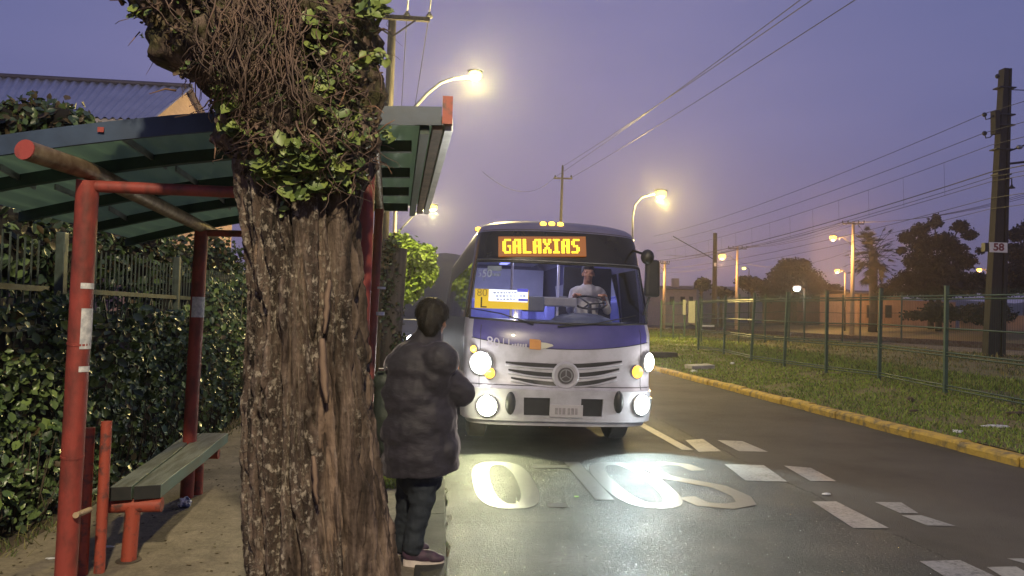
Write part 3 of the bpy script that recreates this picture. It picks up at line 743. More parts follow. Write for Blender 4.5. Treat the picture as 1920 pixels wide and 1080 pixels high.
leaves('foliage', cl, sz, None, tr, nm, .55, .72, mats=[M['tree_leaf'], M['tree_leaf2']], midx=mi)
# ------------------------------------------------------------------ bus
BY = 8.82; bc = P(1052, 800, y=BY)
bus = empty('bus', (bc.x, BY, 0), (0, R(.9), R(1.7)))
tag(bus, 'blue and white city bus with headlights on and a lit amber GALAXIAS sign', 'bus')
BM = Matrix.Translation((bc.x, BY, 0)) @ Matrix.Rotation(R(1.7), 4, 'Z') @ Matrix.Rotation(R(.9), 4, 'Y')
BI = BM.inverted()
def BP(px, py, yl):
    o = BI @ Vector((0, 0, CAMZ)); d = BI.to_3x3() @ ray(px, py)
    return o + d * ((yl - o.y) / d.y)
M['bus_white'] = mat('bus_white_paint', (.44, .43, .49), (.29, .28, .31), 3.5, .36, coat=.2, bmp=.04, lo=.42, hi=.75)
M['bus_blue'] = mat('bus_blue_paint', (.055, .05, .20), (.075, .065, .25), 3, .3, coat=.4)
M['bus_dark'] = mat('bus_dark_side', (.05, .045, .10), (.04, .036, .08), 3, .55, spec=.25)
M['bus_black'] = mat('bus_black_panel', (.012, .012, .016), (.018, .018, .022), 3, .25)
M['bus_roof'] = mat('bus_roof_paint', (.16, .15, .24), (.12, .115, .2), 3, .4)
M['bus_in'] = mat('bus_lining', (.5, .5, .62), (.42, .42, .55), 3, .6)
M['bglass'] = glass('windscreen_glass', (.86, .88, .95), 1.8); M['sglass'] = glass('tinted_side_glass', (.16, .16, .22), 1.0)
BL, BD, BPOW = 8.3, .46, 3.3
KZ = [.28, .40, .74, .80, 1.15, 1.35, 1.55, 1.75, 2.28, 2.40, 2.60, 2.70, 2.76, 2.80]
KW = [1.10, 1.15, 1.17, 1.17, 1.17, 1.17, 1.155, 1.145, 1.075, 1.06, 1.035, 1.005, .95, .85]
KF = [.05, .02, .0, .04, .05, .07, .13, .18, .31, .34, .39, .45, .55, .72]
def Wz(z): return float(np.interp(z, KZ, KW))
def Fz(z): return float(np.interp(z, KZ, KF))
def zcurve(z, s):
    k = s * s
    z += .13 * k * max(0, 1 - abs(z - 1.20) / .34)                 # smile line of the bonnet
    z += -.04 * (1 - k) * max(0, 1 - abs(z - 1.57) / .2)           # dipping lower edge of the windscreen
    z += .035 * (1 - k) * max(0, min(1, (z - 2.45) / .25))          # crowned roof line
    return z
def S(s, z, off=0.0):
    """point on the bus front (s -1..1 across)"""
    a = min(1, abs(s)); w_ = Wz(z); y = Fz(z) + BD * (1 - (1 - a ** BPOW) ** (1 / BPOW))
    p = Vector((w_ * s, y, zcurve(z, s)))
    if off:
        e = .01; t = Vector((w_ * 2 * e, (Sy(min(1, s + e)) - Sy(max(-1, s - e))), 0)); n = Vector((t.y, -t.x, 0)).normalized()
        p += n * off
    return p
def Sy(s): return BD * (1 - (1 - min(1, abs(s)) ** BPOW) ** (1 / BPOW))
fs_ = sorted(set([math.sin(R(a)) for a in np.linspace(-90, 90, 41)] + [-.965, .965]))
ysid = [.8, 1.0, 1.65, 1.75, 2.9, 3.0, 4.15, 4.25, 5.4, 5.5, 6.65, 6.8, 7.6, BL - .25]
cols = [('f', s) for s in fs_] + [('r', y) for y in ysid] + [('b', x) for x in (.9, .5, 0, -.5, -.9)] + [('l', y) for y in reversed(ysid)]
def body_pt(c, z, off=0.0):
    k, v = c
    if k == 'f': return S(v, z, off)
    if k == 'r': return Vector((Wz(z) + off, v + max(0, (Fz(z) + BD - .8)) * max(0, 1 - (v - .8) / 1.5), z))
    if k == 'l': return Vector((-Wz(z) - off, v + max(0, (Fz(z) + BD - .8)) * max(0, 1 - (v - .8) / 1.5), z))
    return Vector((Wz(z) * v, BL - max(0, z - 2.3) * .6 + off, z))
levels = [.30, .40, .60, .74, .80, .98, 1.15, 1.215, 1.35, 1.47, 1.56, 1.65, 1.80, 1.95, 2.1, 2.26, 2.31, 2.45, 2.56, 2.64, 2.70, 2.75, 2.79]
iw0, iw1 = levels.index(1.56), levels.index(2.26)
def is_ws(c0, c1, l): return c0[0] == 'f' and c1[0] == 'f' and iw0 <= l < iw1 and abs(c0[1]) <= .966 and abs(c1[1]) <= .966
PANES = {(1.75, 2.9), (3.0, 4.15), (4.25, 5.4), (5.5, 6.65), (.8, 1.0), (1.0, 1.65)}
def pane_key(c0, c1, l):
    if c0[0] == c1[0] and c0[0] in 'rl' and levels.index(1.56) <= l < levels.index(2.26):
        k = (min(c0[1], c1[1]), max(c0[1], c1[1]))
        if k in PANES: return (c0[0], k)
b = MB(); nC = len(cols)
b.v = [tuple(body_pt(c, z)) for z in levels for c in cols]
panes = {}
for l in range(len(levels) - 1):
    for i in range(nC):
        j = (i + 1) % nC; c0, c1 = cols[i], cols[j]; f = (l * nC + i, l * nC + j, (l + 1) * nC + j, (l + 1) * nC + i); zm = (levels[l] + levels[l + 1]) / 2
        if is_ws(c0, c1, l): panes.setdefault('ws', []).append(f); continue
        pk = pane_key(c0, c1, l)
        if pk: panes.setdefault(pk, []).append(f); continue
        front = c0[0] == 'f' and c1[0] == 'f'; sm = (c0[1] + c1[1]) / 2 if front else 2
        if zm > 2.66: m_ = 4
        elif front and zm > 2.26: m_ = 3
        elif front and 1.56 < zm: m_ = 3
        elif front and zm > 1.215: m_ = 1 if abs(sm) < .93 or zm < 0 else 0
        elif front: m_ = 0
        else: m_ = 2
        b.f.append(f); b.mi.append(m_)
# roof cap
T = len(b.v); base = (len(levels) - 1) * nC
for k, (sc, h) in enumerate(((.75, .035), (.4, .055), (0.02, .06))):
    for c in cols:
        p = body_pt(c, 2.79); b.v.append((p.x * sc, (p.y - BL / 2) * (sc * .25 + .75) + BL / 2 if sc > .05 else (p.y - BL / 2) * .7 + BL / 2, 2.79 + h + (p.z - 2.79) * (.5)))
    for i in range(nC):
        j = (i + 1) % nC; a0 = base if k == 0 else T + (k - 1) * nC; a1 = T + k * nC
        b.f.append((a0 + i, a0 + j, a1 + j, a1 + i)); b.mi.append(4)
b.f.append(tuple(T + 2 * nC + i for i in range(nC))); b.mi.append(4)
b.f.append(tuple(reversed(range(nC)))); b.mi.append(3)
body = b.build('body', [M['bus_white'], M['bus_blue'], M['bus_dark'], M['bus_black'], M['bus_roof']], bus, smooth=True, local=True, angle=35)
def pane(name, faces, m, parent, sink=.012):
    pb = MB(); ids = sorted({i for f in faces for i in f}); mp = {i: k for k, i in enumerate(ids)}
    pb.v = [b.v[i] for i in ids]; pb.f = [tuple(mp[i] for i in f) for f in faces]; pb.mi = [0] * len(pb.f)
    return pb.build(name, m, parent, smooth=True, local=True)
ws = pane('windscreen', panes['ws'], M['bglass'], bus)
for k, f in panes.items():
    if k != 'ws': pane('side_window', f, M['sglass'], bus)
# black rubber round the windscreen, and a thin brow above it
def frame_line(pts, r, name, m, parent=bus, n=6): return MB().tube(pts, r, n).build(name, m, parent, smooth=True, local=True)
ring = [S(s, 1.56, .002) for s in np.linspace(-.965, .965, 40)] + [S(.965, z, .002) for z in np.linspace(1.6, 2.24, 12)] + [S(s, 2.26, .002) for s in np.linspace(.965, -.965, 40)] + [S(-.965, z, .002) for z in np.linspace(2.24, 1.58, 12)]
frame_line(ring + ring[:1], .014, 'windscreen_seal', M['black'])
frame_line([S(s, 2.285, .004) for s in np.linspace(-.96, .96, 40)], .007, 'trim_strip', M['galv'])
for s_ in (-.845, .845): frame_line([S(s_, z, .0) for z in np.linspace(.75, 1.46, 14)], .004, 'panel_seam', M['black'])
frame_line([S(s, .775, .0) for s in np.linspace(-.97, .97, 40)], .006, 'panel_seam', M['black'])
frame_line([S(s, 2.655, .0) for s in np.linspace(-.95, .95, 40)], .005, 'panel_seam', M['black'])
# front panel seams
frame_line([S(s, 1.215, .0) for s in np.linspace(-.93, .93, 40)], .005, 'bonnet_seam', M['black'])
# bumper: proud of the body, with recesses
b2 = MB()
def surf_patch(mb, s0, s1, z0, z1, off, ns=12, nz=2, flat=False):
    vs = [S(s0 + (s1 - s0) * i / ns, z0 + (z1 - z0) * j / nz, off) for j in range(nz + 1) for i in range(ns + 1)]
    mb.add(vs, [(j * (ns + 1) + i, j * (ns + 1) + i + 1, (j + 1) * (ns + 1) + i + 1, (j + 1) * (ns + 1) + i) for j in range(nz) for i in range(ns)])
def slab(mb, s0, s1, z0, z1, o0, o1, ns=12):
    """closed thick patch on the front surface"""
    vs = []; n = ns + 1
    for o in (o0, o1):
        for z in (z0, z1):
            vs += [S(s0 + (s1 - s0) * i / ns, z, o) for i in range(n)]
    A, B, C_, D_ = 0, n, 2 * n, 3 * n; fs = []
    for i in range(ns):
        fs += [(C_ + i, C_ + i + 1, D_ + i + 1, D_ + i), (A + i + 1, A + i, B + i, B + i + 1), (A + i, A + i + 1, C_ + i + 1, C_ + i), (D_ + i, D_ + i + 1, B + i + 1, B + i)]
    fs += [(A, C_, D_, B), (A + ns, B + ns, D_ + ns, C_ + ns)]
    mb.add(vs, fs)
for (s0, s1, z0, z1) in ((-1, 1, .64, .735), (-1, -.40, .36, .64), (.42, 1, .36, .64), (-.40, .42, .36, .43), (-.13, .19, .43, .64)):
    slab(b2, s0, s1, z0, z1, -.02, .045, 30)
b2.build('bumper', M['bus_white'], bus, smooth=True, local=True, angle=40)
def proj(v):
    d = ROT.transposed() @ (Vector(v) - Vector((0, 0, CAMZ))); return 960 + 1400 * d.x / -d.z, 540 - 1400 * d.y / -d.z
def SZ(px, py):
    """find (s, z) of a photo point on the front surface"""
    s, z = 0.0, 1.0
    for _ in range(40):
        q = proj(BM @ S(s, z)); s += (px - q[0]) / 190; z -= (py - q[1]) / 170
        s = max(-1, min(1, s)); z = max(.28, min(2.78, z))
    return s, z
def SP(px, py, off=0.0): return S(*SZ(px, py), off)
for sa, sb_ in ((-.40, -.13), (.19, .42)):
    vents = MB(); slab(vents, sa, sb_, .43, .64, -.02, .010); vents.build('lower_grille', M['black'], bus, local=True)
for px, py in ((957, 755), (1157, 753)):
    MB().ell(SP(px, py, .05), (.062, .05, .135)).build('overrider', M['black'], bus, smooth=True, local=True)
# number plate
s0, z0 = SZ(1060, 770); pc = S(s0, z0, .056)
pt = MB().box(pc, (.40, .012, .15)).build('number_plate', mat('dull_plate', (.42, .40, .42), (.36, .34, .37), 8, .5), bus, local=True, bevel=.004)
bb = MB()
for dx, w_ in ((-.12, .035), (-.075, .03), (-.03, .035), (.03, .03), (.075, .035), (.12, .03)): bb.box(pc + Vector((dx, -.008, 0)), (w_, .003, .075)); bb.box(pc + Vector((dx + .004, -.0105, .012)), (w_ * .4, .002, .02))
bb.build('plate_marks', mat('faded_plate_ink', (.2, .18, .2), (.28, .26, .28), 20, .6), pt, local=True)
# grille: dark curved slots with bright lips round a ringed badge
gr = MB(); lip = MB()
def ribbon(mb, pts, h, off, o0=-.01):
    vs = []; n = len(pts)
    for (px, py), hh in zip(pts, h):
        for o in (o0, off):
            for k in (-.5, .5): vs.append(SP(px, py + k * hh, o))
    fs = []
    for i in range(n - 1):
        a, c = 4 * i, 4 * i + 4; fs += [(a + 2, c + 2, c + 3, a + 3), (a, a + 2, a + 3, a + 1), (a + 1, a + 3, c + 3, c + 1), (a, c, c + 2, a + 2)]
    fs += [(0, 2, 3, 1), (4 * n - 4, 4 * n - 3, 4 * n - 1, 4 * n - 2)]
    mb.add(vs, fs)
for k in range(3):
    y0, y1 = (679, 693, 708)[k], (686, 703, 720)[k]
    xL0, xL1 = (948 + 5 * k), (1044, 1036, 1046)[k]
    pts = [(xL0 + (xL1 - xL0) * t, y0 + (y1 - y0) * math.sin(t * 1.45)) for t in np.linspace(0, 1, 10)]
    ribbon(gr, pts, [3 + 5 * min(1, t * 2) for t in np.linspace(0, 1, 10)], .006)
    lip.tube([SP(px, py + 5.5, .010) for px, py in pts], .012, 6)
    xR0, xR1 = (1074, 1082, 1076)[k], (1166 - 5 * k)
    yr = (677, 691, 706)[k]
    pts = [(xR0 + (xR1 - xR0) * t, yr + (y1 - yr) * math.cos(t * 1.5)) for t in np.linspace(0, 1, 10)]
    ribbon(gr, pts, [8 - 5 * max(0, t * 2 - 1) for t in np.linspace(0, 1, 10)], .006)
    lip.tube([SP(px, py + 5.5, .010) for px, py in pts], .012, 6)
lp_ = lip.build('grille', M['bus_white'], bus, smooth=True, local=True)
gr.build('grille_slot', M['black'], lp_, local=True)
ec = SP(1060, 704, .03)
em_ = MB().lathe([(.165, .028), (.165, .0), (.145, -.014), (.118, -.01), (.112, .0), (.0, .0)], ec, 'Y', 28).build('badge_ring', M['bus_white'], bus, smooth=True, local=True, angle=40)
bd = MB(); bd.lathe([(.098, .012), (.098, -.012), (.0, -.014)], ec, 'Y', 28); bd.build('badge_disc', mat('badge_grey', (.10, .09, .10), (.07, .065, .07), 8, .3), em_, smooth=True, local=True, angle=40)
bd = MB(); bd.lathe([(.078, -.012), (.078, -.022), (.066, -.022), (.066, -.012)], ec, 'Y', 28)
for a in (90, 210, 330): bd.beam(ec + Vector((0, -.017, 0)), ec + Vector((.07 * math.cos(R(a)), -.017, .07 * math.sin(R(a)))), .014, .008)
bd.build('badge_emblem', M['galv'], em_, local=True)
# lamps on the front
E = {'hl': emit('headlamp_white', (1, .97, .9), 40), 'fogL': emit('foglamp_yellowish', (1, 1, .72), 34), 'fogR': emit('foglamp_cool', (.95, 1, .92), 34),
     'amb': emit('amber_lamp', (1, .42, .03), 4.5), 'amb2': emit('amber_marker', (1, .5, .05), 6)}
def front_lamp(px, py, r, name, e, off=.03, tilt=True):
    s, z = SZ(px, py); c = S(s, z, off); e_ = .02
    t = (S(min(1, s + e_), z) - S(max(-1, s - e_), z)).normalized(); n = Vector((t.y, -t.x, 0)).normalized()
    rot = n.to_track_quat('Z', 'Y').to_matrix()
    hb = MB(); hb.lathe([(r * 1.18, -.05), (r * 1.18, .0), (r * 1.06, .012), (r, .004), (r, -.02)], (0, 0, 0), 'Z', 22); hb.v = [tuple(c + rot @ Vector(v)) for v in hb.v]
    h = hb.build(name, M['galv'], bus, smooth=True, local=True, angle=40)
    lb = MB(); lb.lathe([(r, .0), (r * .9, .02), (r * .6, .036), (r * .25, .044), (.001, .046)], (0, 0, 0), 'Z', 22); lb.v = [tuple(c + rot @ Vector(v)) for v in lb.v]
    lb.build('lens', E[e], h, smooth=True, local=True, angle=60)
    return c, n
lamps = {}
lamps['hL'] = front_lamp(903, 680, .125, 'headlight', 'hl'); lamps['hR'] = front_lamp(1212, 679, .108, 'headlight', 'hl')
front_lamp(919, 699, .062, 'turn_signal', 'amb', .03); front_lamp(1192, 697, .075, 'turn_signal', 'amb', .03)
front_lamp(890, 654, .04, 'side_marker', 'amb2', .02)
lamps['fL'] = front_lamp(915, 760, .115, 'fog_light', 'fogL', .06); lamps['fR'] = front_lamp(1197, 758, .115, 'fog_light', 'fogR', .06)
for px, py in ((892, 430), (1018, 420), (1034, 420), (1050, 421), (1173, 433)):
    c = SP(px, py, .012)
    h = MB().ell(c + Vector((0, .01, 0)), (.05, .035, .034)).build('roof_marker', M['black'], bus, smooth=True, local=True)
    MB().ell(c + Vector((0, -.014, 0)), (.042, .03, .028)).build('lens', E['amb2'], h, smooth=True, local=True)
# destination sign: lit dot matrix behind the black panel
FONT = {'G': ["01111", "11000", "11000", "11011", "11001", "11001", "01111"], 'A': ["01111", "11011", "11011", "11111", "11011", "11011", "11011"], 'L': ["11000", "11000", "11000", "11000", "11000", "11000", "11111"],
        'X': ["11011", "11011", "01110", "00100", "01110", "11011", "11011"], 'I': ["11110", "01100", "01100", "01100", "01100", "01100", "11110"], 'S': ["01111", "11000", "11000", "01110", "00011", "00011", "11110"]}
TL, TR, BLc = SP(943, 449, .04), SP(1088, 449, .04), SP(943, 476, .04)
ux, uy = (TR - TL), (BLc - TL); nx_ = 8 * 6 - 1; cw = ux.length / nx_; ch = uy.length / 7; uxn, uyn = ux.normalized(), uy.normalized(); nn = uxn.cross(-uyn) * -1
fnrm = Vector((uxn.cross(uyn)).normalized()); 
if fnrm.y > 0: fnrm = -fnrm
sg = MB(); a = TL - uxn * .05 - uyn * .035; c_ = TR + uxn * .06 - uyn * .035; hgt = uy.length + .07
sg.add([a + fnrm * .0, c_, c_ + uyn * hgt, a + uyn * hgt, a - fnrm * .03, c_ - fnrm * .03, c_ + uyn * hgt - fnrm * .03, a + uyn * hgt - fnrm * .03], [(0, 1, 2, 3), (7, 6, 5, 4), (0, 4, 5, 1), (1, 5, 6, 2), (2, 6, 7, 3), (3, 7, 4, 0)])
sgn = sg.build('destination_sign', emit('amber_glow_panel', (1, .24, .0), .28), bus, local=True)  # weak emission on the backing imitates glow around the lit letters
col0 = 0; led = emit('amber_led', (1, .66, .02), 2.6)
for chx in "GALAXIAS":
    dt = MB()
    for r_, row in enumerate(FONT[chx]):
        for k, bit in enumerate(row):
            if bit == '1':
                c = TL + uxn * (col0 + k + .5) * cw + uyn * (r_ + .5) * ch + fnrm * .006
                dt.add([c - uxn * cw * .47 - uyn * ch * .45, c + uxn * cw * .47 - uyn * ch * .45, c + uxn * cw * .47 + uyn * ch * .45, c - uxn * cw * .47 + uyn * ch * .45], [(0, 1, 2, 3)])
    col0 += 6 if chx != 'I' else 5
    dt.build('lit_letter', led, sgn, local=True)
def on_front(px, py, off=.006):
    s, z = SZ(px, py); e_ = .03; u = (S(s + e_, z) - S(s - e_, z)).normalized(); v = (S(s, z + .03) - S(s, z - .03)).normalized(); return S(s, z, off), u, v
# route board behind the glass
def board(px0, py0, px1, py1, yl, name, m, parent, th=.006):
    a = BP(px0, py0, yl); c = BP(px1, py1, yl); return MB().box((a + c) / 2, (abs(c.x - a.x), th, abs(a.z - c.z))).build(name, m, parent, local=True), (a + c) / 2
YB = .50
rb, cc = board(891, 541, 990, 581, YB, 'route_board', emit('lit_yellow_board', (1, .62, .0), .95), bus, .02)
board(917, 542, 989, 567, YB - .013, 'white_panel', emit('lit_white_board', (.9, .93, 1), 1.7), rb)
board(970, 541, 990, 548, YB - .018, 'blue_panel', emit('lit_blue_board', (.12, .12, .8), .8), rb); board(972, 560, 990, 565, YB - .018, 'blue_panel', emit('lit_blue_board', (.12, .12, .8), .8), rb)
M['ink'] = mat('dark_sign_ink', (.08, .05, .02), (.06, .04, .02), 9, .6)
text_mesh('80', .135, (1, 0, 0), (0, 0, 1), BP(904, 549, YB - .014), 'lettering', mat('ochre_ink', (.4, .25, .02), (.4, .25, .02), 9, .6), rb, True)
text_mesh('L', .19, (1, 0, 0), (0, 0, 1), BP(906, 568, YB - .014), 'lettering', M['ink'], rb, True)
bb = MB()
for y_, x0, x1 in ((549, 925, 966), (555, 930, 985), (561, 932, 966)):
    x = x0
    while x < x1:
        l = random.uniform(2, 5); a, c = BP(x, y_ - 1.5, YB - .018), BP(x + l, y_ + 1.5, YB - .018); bb.box((a + c) / 2, (c.x - a.x, .002, (a.z - c.z) * random.uniform(.4, 1))); x += l + 2.2
bb.build('small_print', mat('grey_print', (.25, .25, .33), (.3, .3, .4), 9, .6), rb, local=True)
_o, _u, _v = on_front(907, 513, -.02)
text_mesh('550', .14, _u, _v, _o, 'price_sticker', mat('window_paint', (.62, .66, .72), (.55, .6, .66), 9, .6), ws, True)
bb = MB()
for px in range(918, 942, 6): a = SP(px, 515, -.02); bb.box(a, (.026, .003, .035))
a, c = SP(913, 503, -.02), SP(940, 503, -.02); bb.beam(a, c, .004, .06); bb.box(SP(906, 523, -.02), (.014, .003, .04))
bb.build('window_sticker', mat('faded_sticker', (.35, .4, .42), (.28, .33, .36), 9, .6), ws, local=True)
# bonnet lettering and arrow badge
M['faded'] = mat('faded_white_lettering', (.45, .43, .52), (.36, .34, .45), 12, .5)
o_, u, v = on_front(925, 642); text_mesh('80', .165, u, v, o_, 'lettering', M['faded'], bus, True)
o_, u, v = on_front(949, 643); text_mesh('11', .13, u, v, o_, 'lettering', M['faded'], bus, True)
bb = MB()
for px in range(961, 990, 5): o_, u, v = on_front(px, 648); bb.beam(o_ - u * .011, o_ + u * .011, .004, .05 * random.uniform(.7, 1))
bb.build('small_lettering', M['faded'], bus, local=True)
o_, u, v = on_front(1003, 646); n_ = u.cross(v)
ab = MB(); ab.prism([(-.065, -.058), (.07, -.058), (.07, .05), (.05, .062), (-.065, .062)], .006, (o_, u, v))
ab.build('arrow_badge', mat('orange_badge', (.62, .27, .06), (.55, .23, .05), 8, .5), bus, local=True)
o_, u, v = on_front(1026, 648); ab = MB(); ab.prism([(-.075, -.04), (-.02, -.036), (.075, .0), (.06, .018), (-.02, .032), (-.075, .034)], .006, (o_, u, v))
ab.build('arrow_badge', mat('pale_badge', (.55, .53, .42), (.5, .48, .4), 8, .5), bus, local=True)
# wipers
for a, c, d_ in (((1000, 608), (940, 588), (885, 578)), ((1045, 612), (1120, 606), (1190, 592))):
    MB().tube([SP(*a, .03), SP(*c, .03), SP(*d_, .02)], [.012, .009, .006], 6).build('wiper', M['black'], bus, smooth=True, local=True)
# mirrors on the driver's side
mr = MB(); mc = BP(1223, 522, .15)
mr.box((0, 0, 0), (.20, .10, .46)); mr.v = [tuple(mc + Vector((v[0] * (1 - .12 * (v[2] > 0)), v[1], v[2]))) for v in mr.v]
mi_ = mr.build('mirror', M['black'], bus, local=True, bevel=.04)
MB().box(mc + Vector((0, .054, 0)), (.16, .004, .38)).build('mirror_glass', mat('mirror_silver', (.8, .8, .8), (.8, .8, .8), 3, .05, metal=1), mi_, local=True)
u2 = BP(1214, 482, .12); MB().ell(u2, (.085, .07, .095)).build('round_mirror', M['black'], mi_, smooth=True, local=True)
MB().tube([SP(1188, 470, 0), u2 + Vector((0, 0, .02)), mc + Vector((0, 0, .2)), mc + Vector((-.02, 0, -.2)), SP(1206, 590, 0)], .016, 8).build('mirror_arm', M['black'], mi_, smooth=True, local=True)
# wheels
for y in (1.12, 5.9):
    for sx in (-1, 1):
        c = Vector((sx * .93, y, .42))
        wv = MB().lathe([(.24, -.12), (.36, -.125), (.41, -.10), (.42, -.05), (.42, .05), (.41, .10), (.36, .125), (.24, .12)], c, 'X', 28).build('wheel', M['rubber'], bus, smooth=True, local=True, angle=40)
        MB().lathe([(.24, -.11), (.22, -.06), (.10, -.05), (.09, .05), (.22, .06), (.24, .11)], c, 'X', 20).build('rim', M['galv'], wv, smooth=True, local=True, angle=40)
MB().box((0, 4.3, .42), (1.5, 7.4, .2)).build('chassis', M['black'], bus, local=True)
# inside
MB().box((0, 4.4, .80), (2.1, 7.2, .05)).build('floor_pan', M['black'], bus, local=True)
db = MB(); pr = [(.32, 1.05), (.36, 1.42), (.5, 1.53), (.75, 1.56), (.95, 1.50), (1.0, 1.05)]
n = len(pr); vs = [(x, y, z) for x in (-.98, .98) for y, z in pr]; db.add(vs, [tuple(range(n)), tuple(range(2 * n - 1, n - 1, -1))] + [(i, i + n, (i + 1) % n + n, (i + 1) % n) for i in range(n)])
M['dash'] = mat('blue_grey_dash', (.10, .12, .20), (.07, .085, .15), 4, .5)
db.build('dashboard', M['dash'], bus, local=True, bevel=.03)
MB().ell((.38, .80, 1.54), (.42, .28, .13)).build('binnacle', M['dash'], bus, smooth=True, local=True)
MB().box(BP(1035, 566, .95) , (.62, .3, .12)).build('ticket_box', mat('grey_tray', (.3, .3, .36), (.24, .24, .3), 4, .6), bus, local=True, bevel=.02)
MB().box(BP(1000, 570, .9), (.26, .25, .2)).build('ticket_box', M['dash'], bus, local=True, bevel=.02)
for px in (960, 1047):
    q = BP(px, 520, 1.75); MB().tube([(q.x, q.y, .82), (q.x, q.y, 2.72)], .019, 10).build('grab_pole', mat('pale_pole_paint', (.7, .7, .8), (.65, .65, .75), 5, .35), bus, smooth=True, local=True)
M['seat'] = mat('blue_seat_cloth', (.14, .15, .4), (.10, .11, .32), 7, .8)
for y in (2.7, 3.6, 4.5, 5.4, 6.3):
    for x in (-.66, .66):
        st = MB().box((x, y, 1.22), (.84, .42, .1)).build('passenger_seat', M['seat'], bus, local=True, bevel=.03)
        MB().box((x, y + .22, 1.52), (.84, .09, .66)).build('seat_back', M['seat'], st, local=True, bevel=.035)
MB().box((.72, 2.05, 1.6), (.72, .03, 1.5)).build('driver_partition', mat('dark_partition', (.02, .02, .03), (.015, .015, .02), 4, .5), bus, local=True)
ds = MB().box((.45, 1.62, 1.25), (.5, .48, .12)).build('driver_seat', M['black'], bus, local=True, bevel=.03)
MB().box((.45, 1.86, 1.6), (.48, .1, .62)).build('seat_back', M['black'], ds, local=True, bevel=.04)
MB().box((0, 4.2, 2.735), (1.5, 7.2, .012)).build('ceiling_lining', M['bus_in'], bus, local=True); MB().box((0, 7.75, 1.7), (2.0, .03, 1.9)).build('rear_lining', M['bus_in'], bus, local=True)
il = MB(); il.box((0, 4.2, 2.70), (.16, 5.6, .02)); il.build('ceiling_light', emit('blue_ceiling_strip', (.30, .32, 1.0), 2.2), bus, local=True)
def lamp(name, kind, loc, energy, color, parent=None, size=.1, target=None, spot=60, blend=.5):
    l = bpy.data.lights.new(name, kind); l.energy = energy; l.color = color
    if kind == 'AREA': l.size = size
    else: l.shadow_soft_size = size
    if kind == 'SPOT': l.spot_size = R(spot); l.spot_blend = blend
    o = bpy.data.objects.new(name, l); COL.objects.link(o); o.location = loc
    if target is not None: o.rotation_euler = (Vector(target) - Vector(loc)).to_track_quat('-Z', 'Y').to_euler()
    if parent: o.parent = parent
    return o
lamp('ceiling_lamp', 'AREA', (-.1, 2.6, 2.66), 70, (.68, .68, 1.0), bus, .7, (-.1, 2.6, 0))
lamp('ceiling_lamp', 'AREA', (0, 5.2, 2.66), 70, (.68, .68, 1.0), bus, .9, (0, 6.2, 0))
lamp('cab_lamp', 'POINT', (.25, .95, 2.45), 6.5, (1, .88, .8), bus, .05)
for k, col, en in (('fL', (1, 1, .55), 190), ('fR', (.82, 1, 1), 270)):
    c, n_ = lamps[k]; p = c + Vector((0, -.09, 0)); lamp('fog_beam', 'SPOT', p, en, col, bus, .06, p + Vector((0, -.62, -.55)), 100, .3)
for k, en in (('hL', 170), ('hR', 120)):
    c, n_ = lamps[k]; p = c + Vector((0, -.10, 0)); lamp('head_beam', 'SPOT', p, en, (1, .97, .9), bus, .06, p + Vector((-.4, -6, -.2)), 56, .9)

for k, col in (('hL', (1, .97, .9)), ('hR', (1, .97, .9)), ('fL', (1, 1, .6)), ('fR', (.9, 1, .95))):  # extra point lights added ahead of the lenses to imitate lamp bloom
    c, n_ = lamps[k]; lamp('lens_bloom_fill', 'POINT', c + n_ * .17, 9, col, bus, .08)
# ------------------------------------------------------------------ hand helper (palm, four unequal bent fingers, thumb)
def hand(mb, wrist, d, palm_n, k=1.0, curl=.6, side=1):
    d = Vector(d).normalized(); n = Vector(palm_n); n = (n - d * n.dot(d)).normalized(); t = d.cross(n) * side
    wrist = Vector(wrist); mb.cone(wrist, wrist + d * .03 * k, .027 * k, .030 * k, 10)
    for i in range(5): mb.ell(wrist + d * .055 * k + t * (.032 - .016 * i) * k, (.020 * k, .020 * k, .030 * k), d.to_track_quat('Z', 'Y').to_matrix())
    for i, (L, off) in enumerate(((.070, .036), (.078, .012), (.072, -.012), (.057, -.035))):
        p = wrist + d * .085 * k + t * off * k; a = 0
        for s_, seg in enumerate((.45, .32, .23)):
            a += curl * (.5, .8, .6)[s_]; q = p + (d * math.cos(a) + n * math.sin(a)) * L * seg * k
            mb.cone(p, q, (.0095 - .0008 * s_) * k, (.009 - .001 * s_) * k, 8); p = q
    p = wrist + d * .03 * k + t * .034 * k
    for s_, seg in enumerate((.036, .030, .024)):
        q = p + (d * .75 + t * (.75 - .35 * s_) + n * (.25 + .3 * s_)).normalized() * seg * k; mb.cone(p, q, .012 * k, .010 * k, 8); p = q

def head(mb, c, fwd, k=1.0, nose=True):
    """c: centre of the skull; eyes at half height"""
    f = Vector(fwd).normalized(); z = Vector((0, 0, 1)); sd = z.cross(f).normalized()
    rot = Matrix((f, sd, z)).transposed()
    def at(a, b_, h): return Vector(c) + (f * a + sd * b_ + z * h) * k
    mb.ell(at(-.008, 0, .025), (.098 * k, .078 * k, .098 * k), rot); mb.ell(at(.022, 0, -.035), (.070 * k, .062 * k, .080 * k), rot)
    mb.ell(at(.045, 0, -.085), (.040 * k, .042 * k, .030 * k), rot)
    mb.cone(at(.088, 0, .005), at(.108, 0, -.028), .010 * k, .015 * k, 8)
    for s_ in (-1, 1):
        mb.ell(at(.082, s_ * .032, .022), (.016 * k, .024 * k, .010 * k), rot); mb.ell(at(-.005, s_ * .082, -.012), (.020 * k, .010 * k, .032 * k), rot)
        mb.ell(at(.055, s_ * .045, -.025), (.03 * k, .022 * k, .025 * k), rot)
    mb.ell(at(.086, 0, -.056), (.014 * k, .026 * k, .007 * k), rot); mb.ell(at(.084, 0, -.069), (.014 * k, .022 * k, .007 * k), rot)
    return at

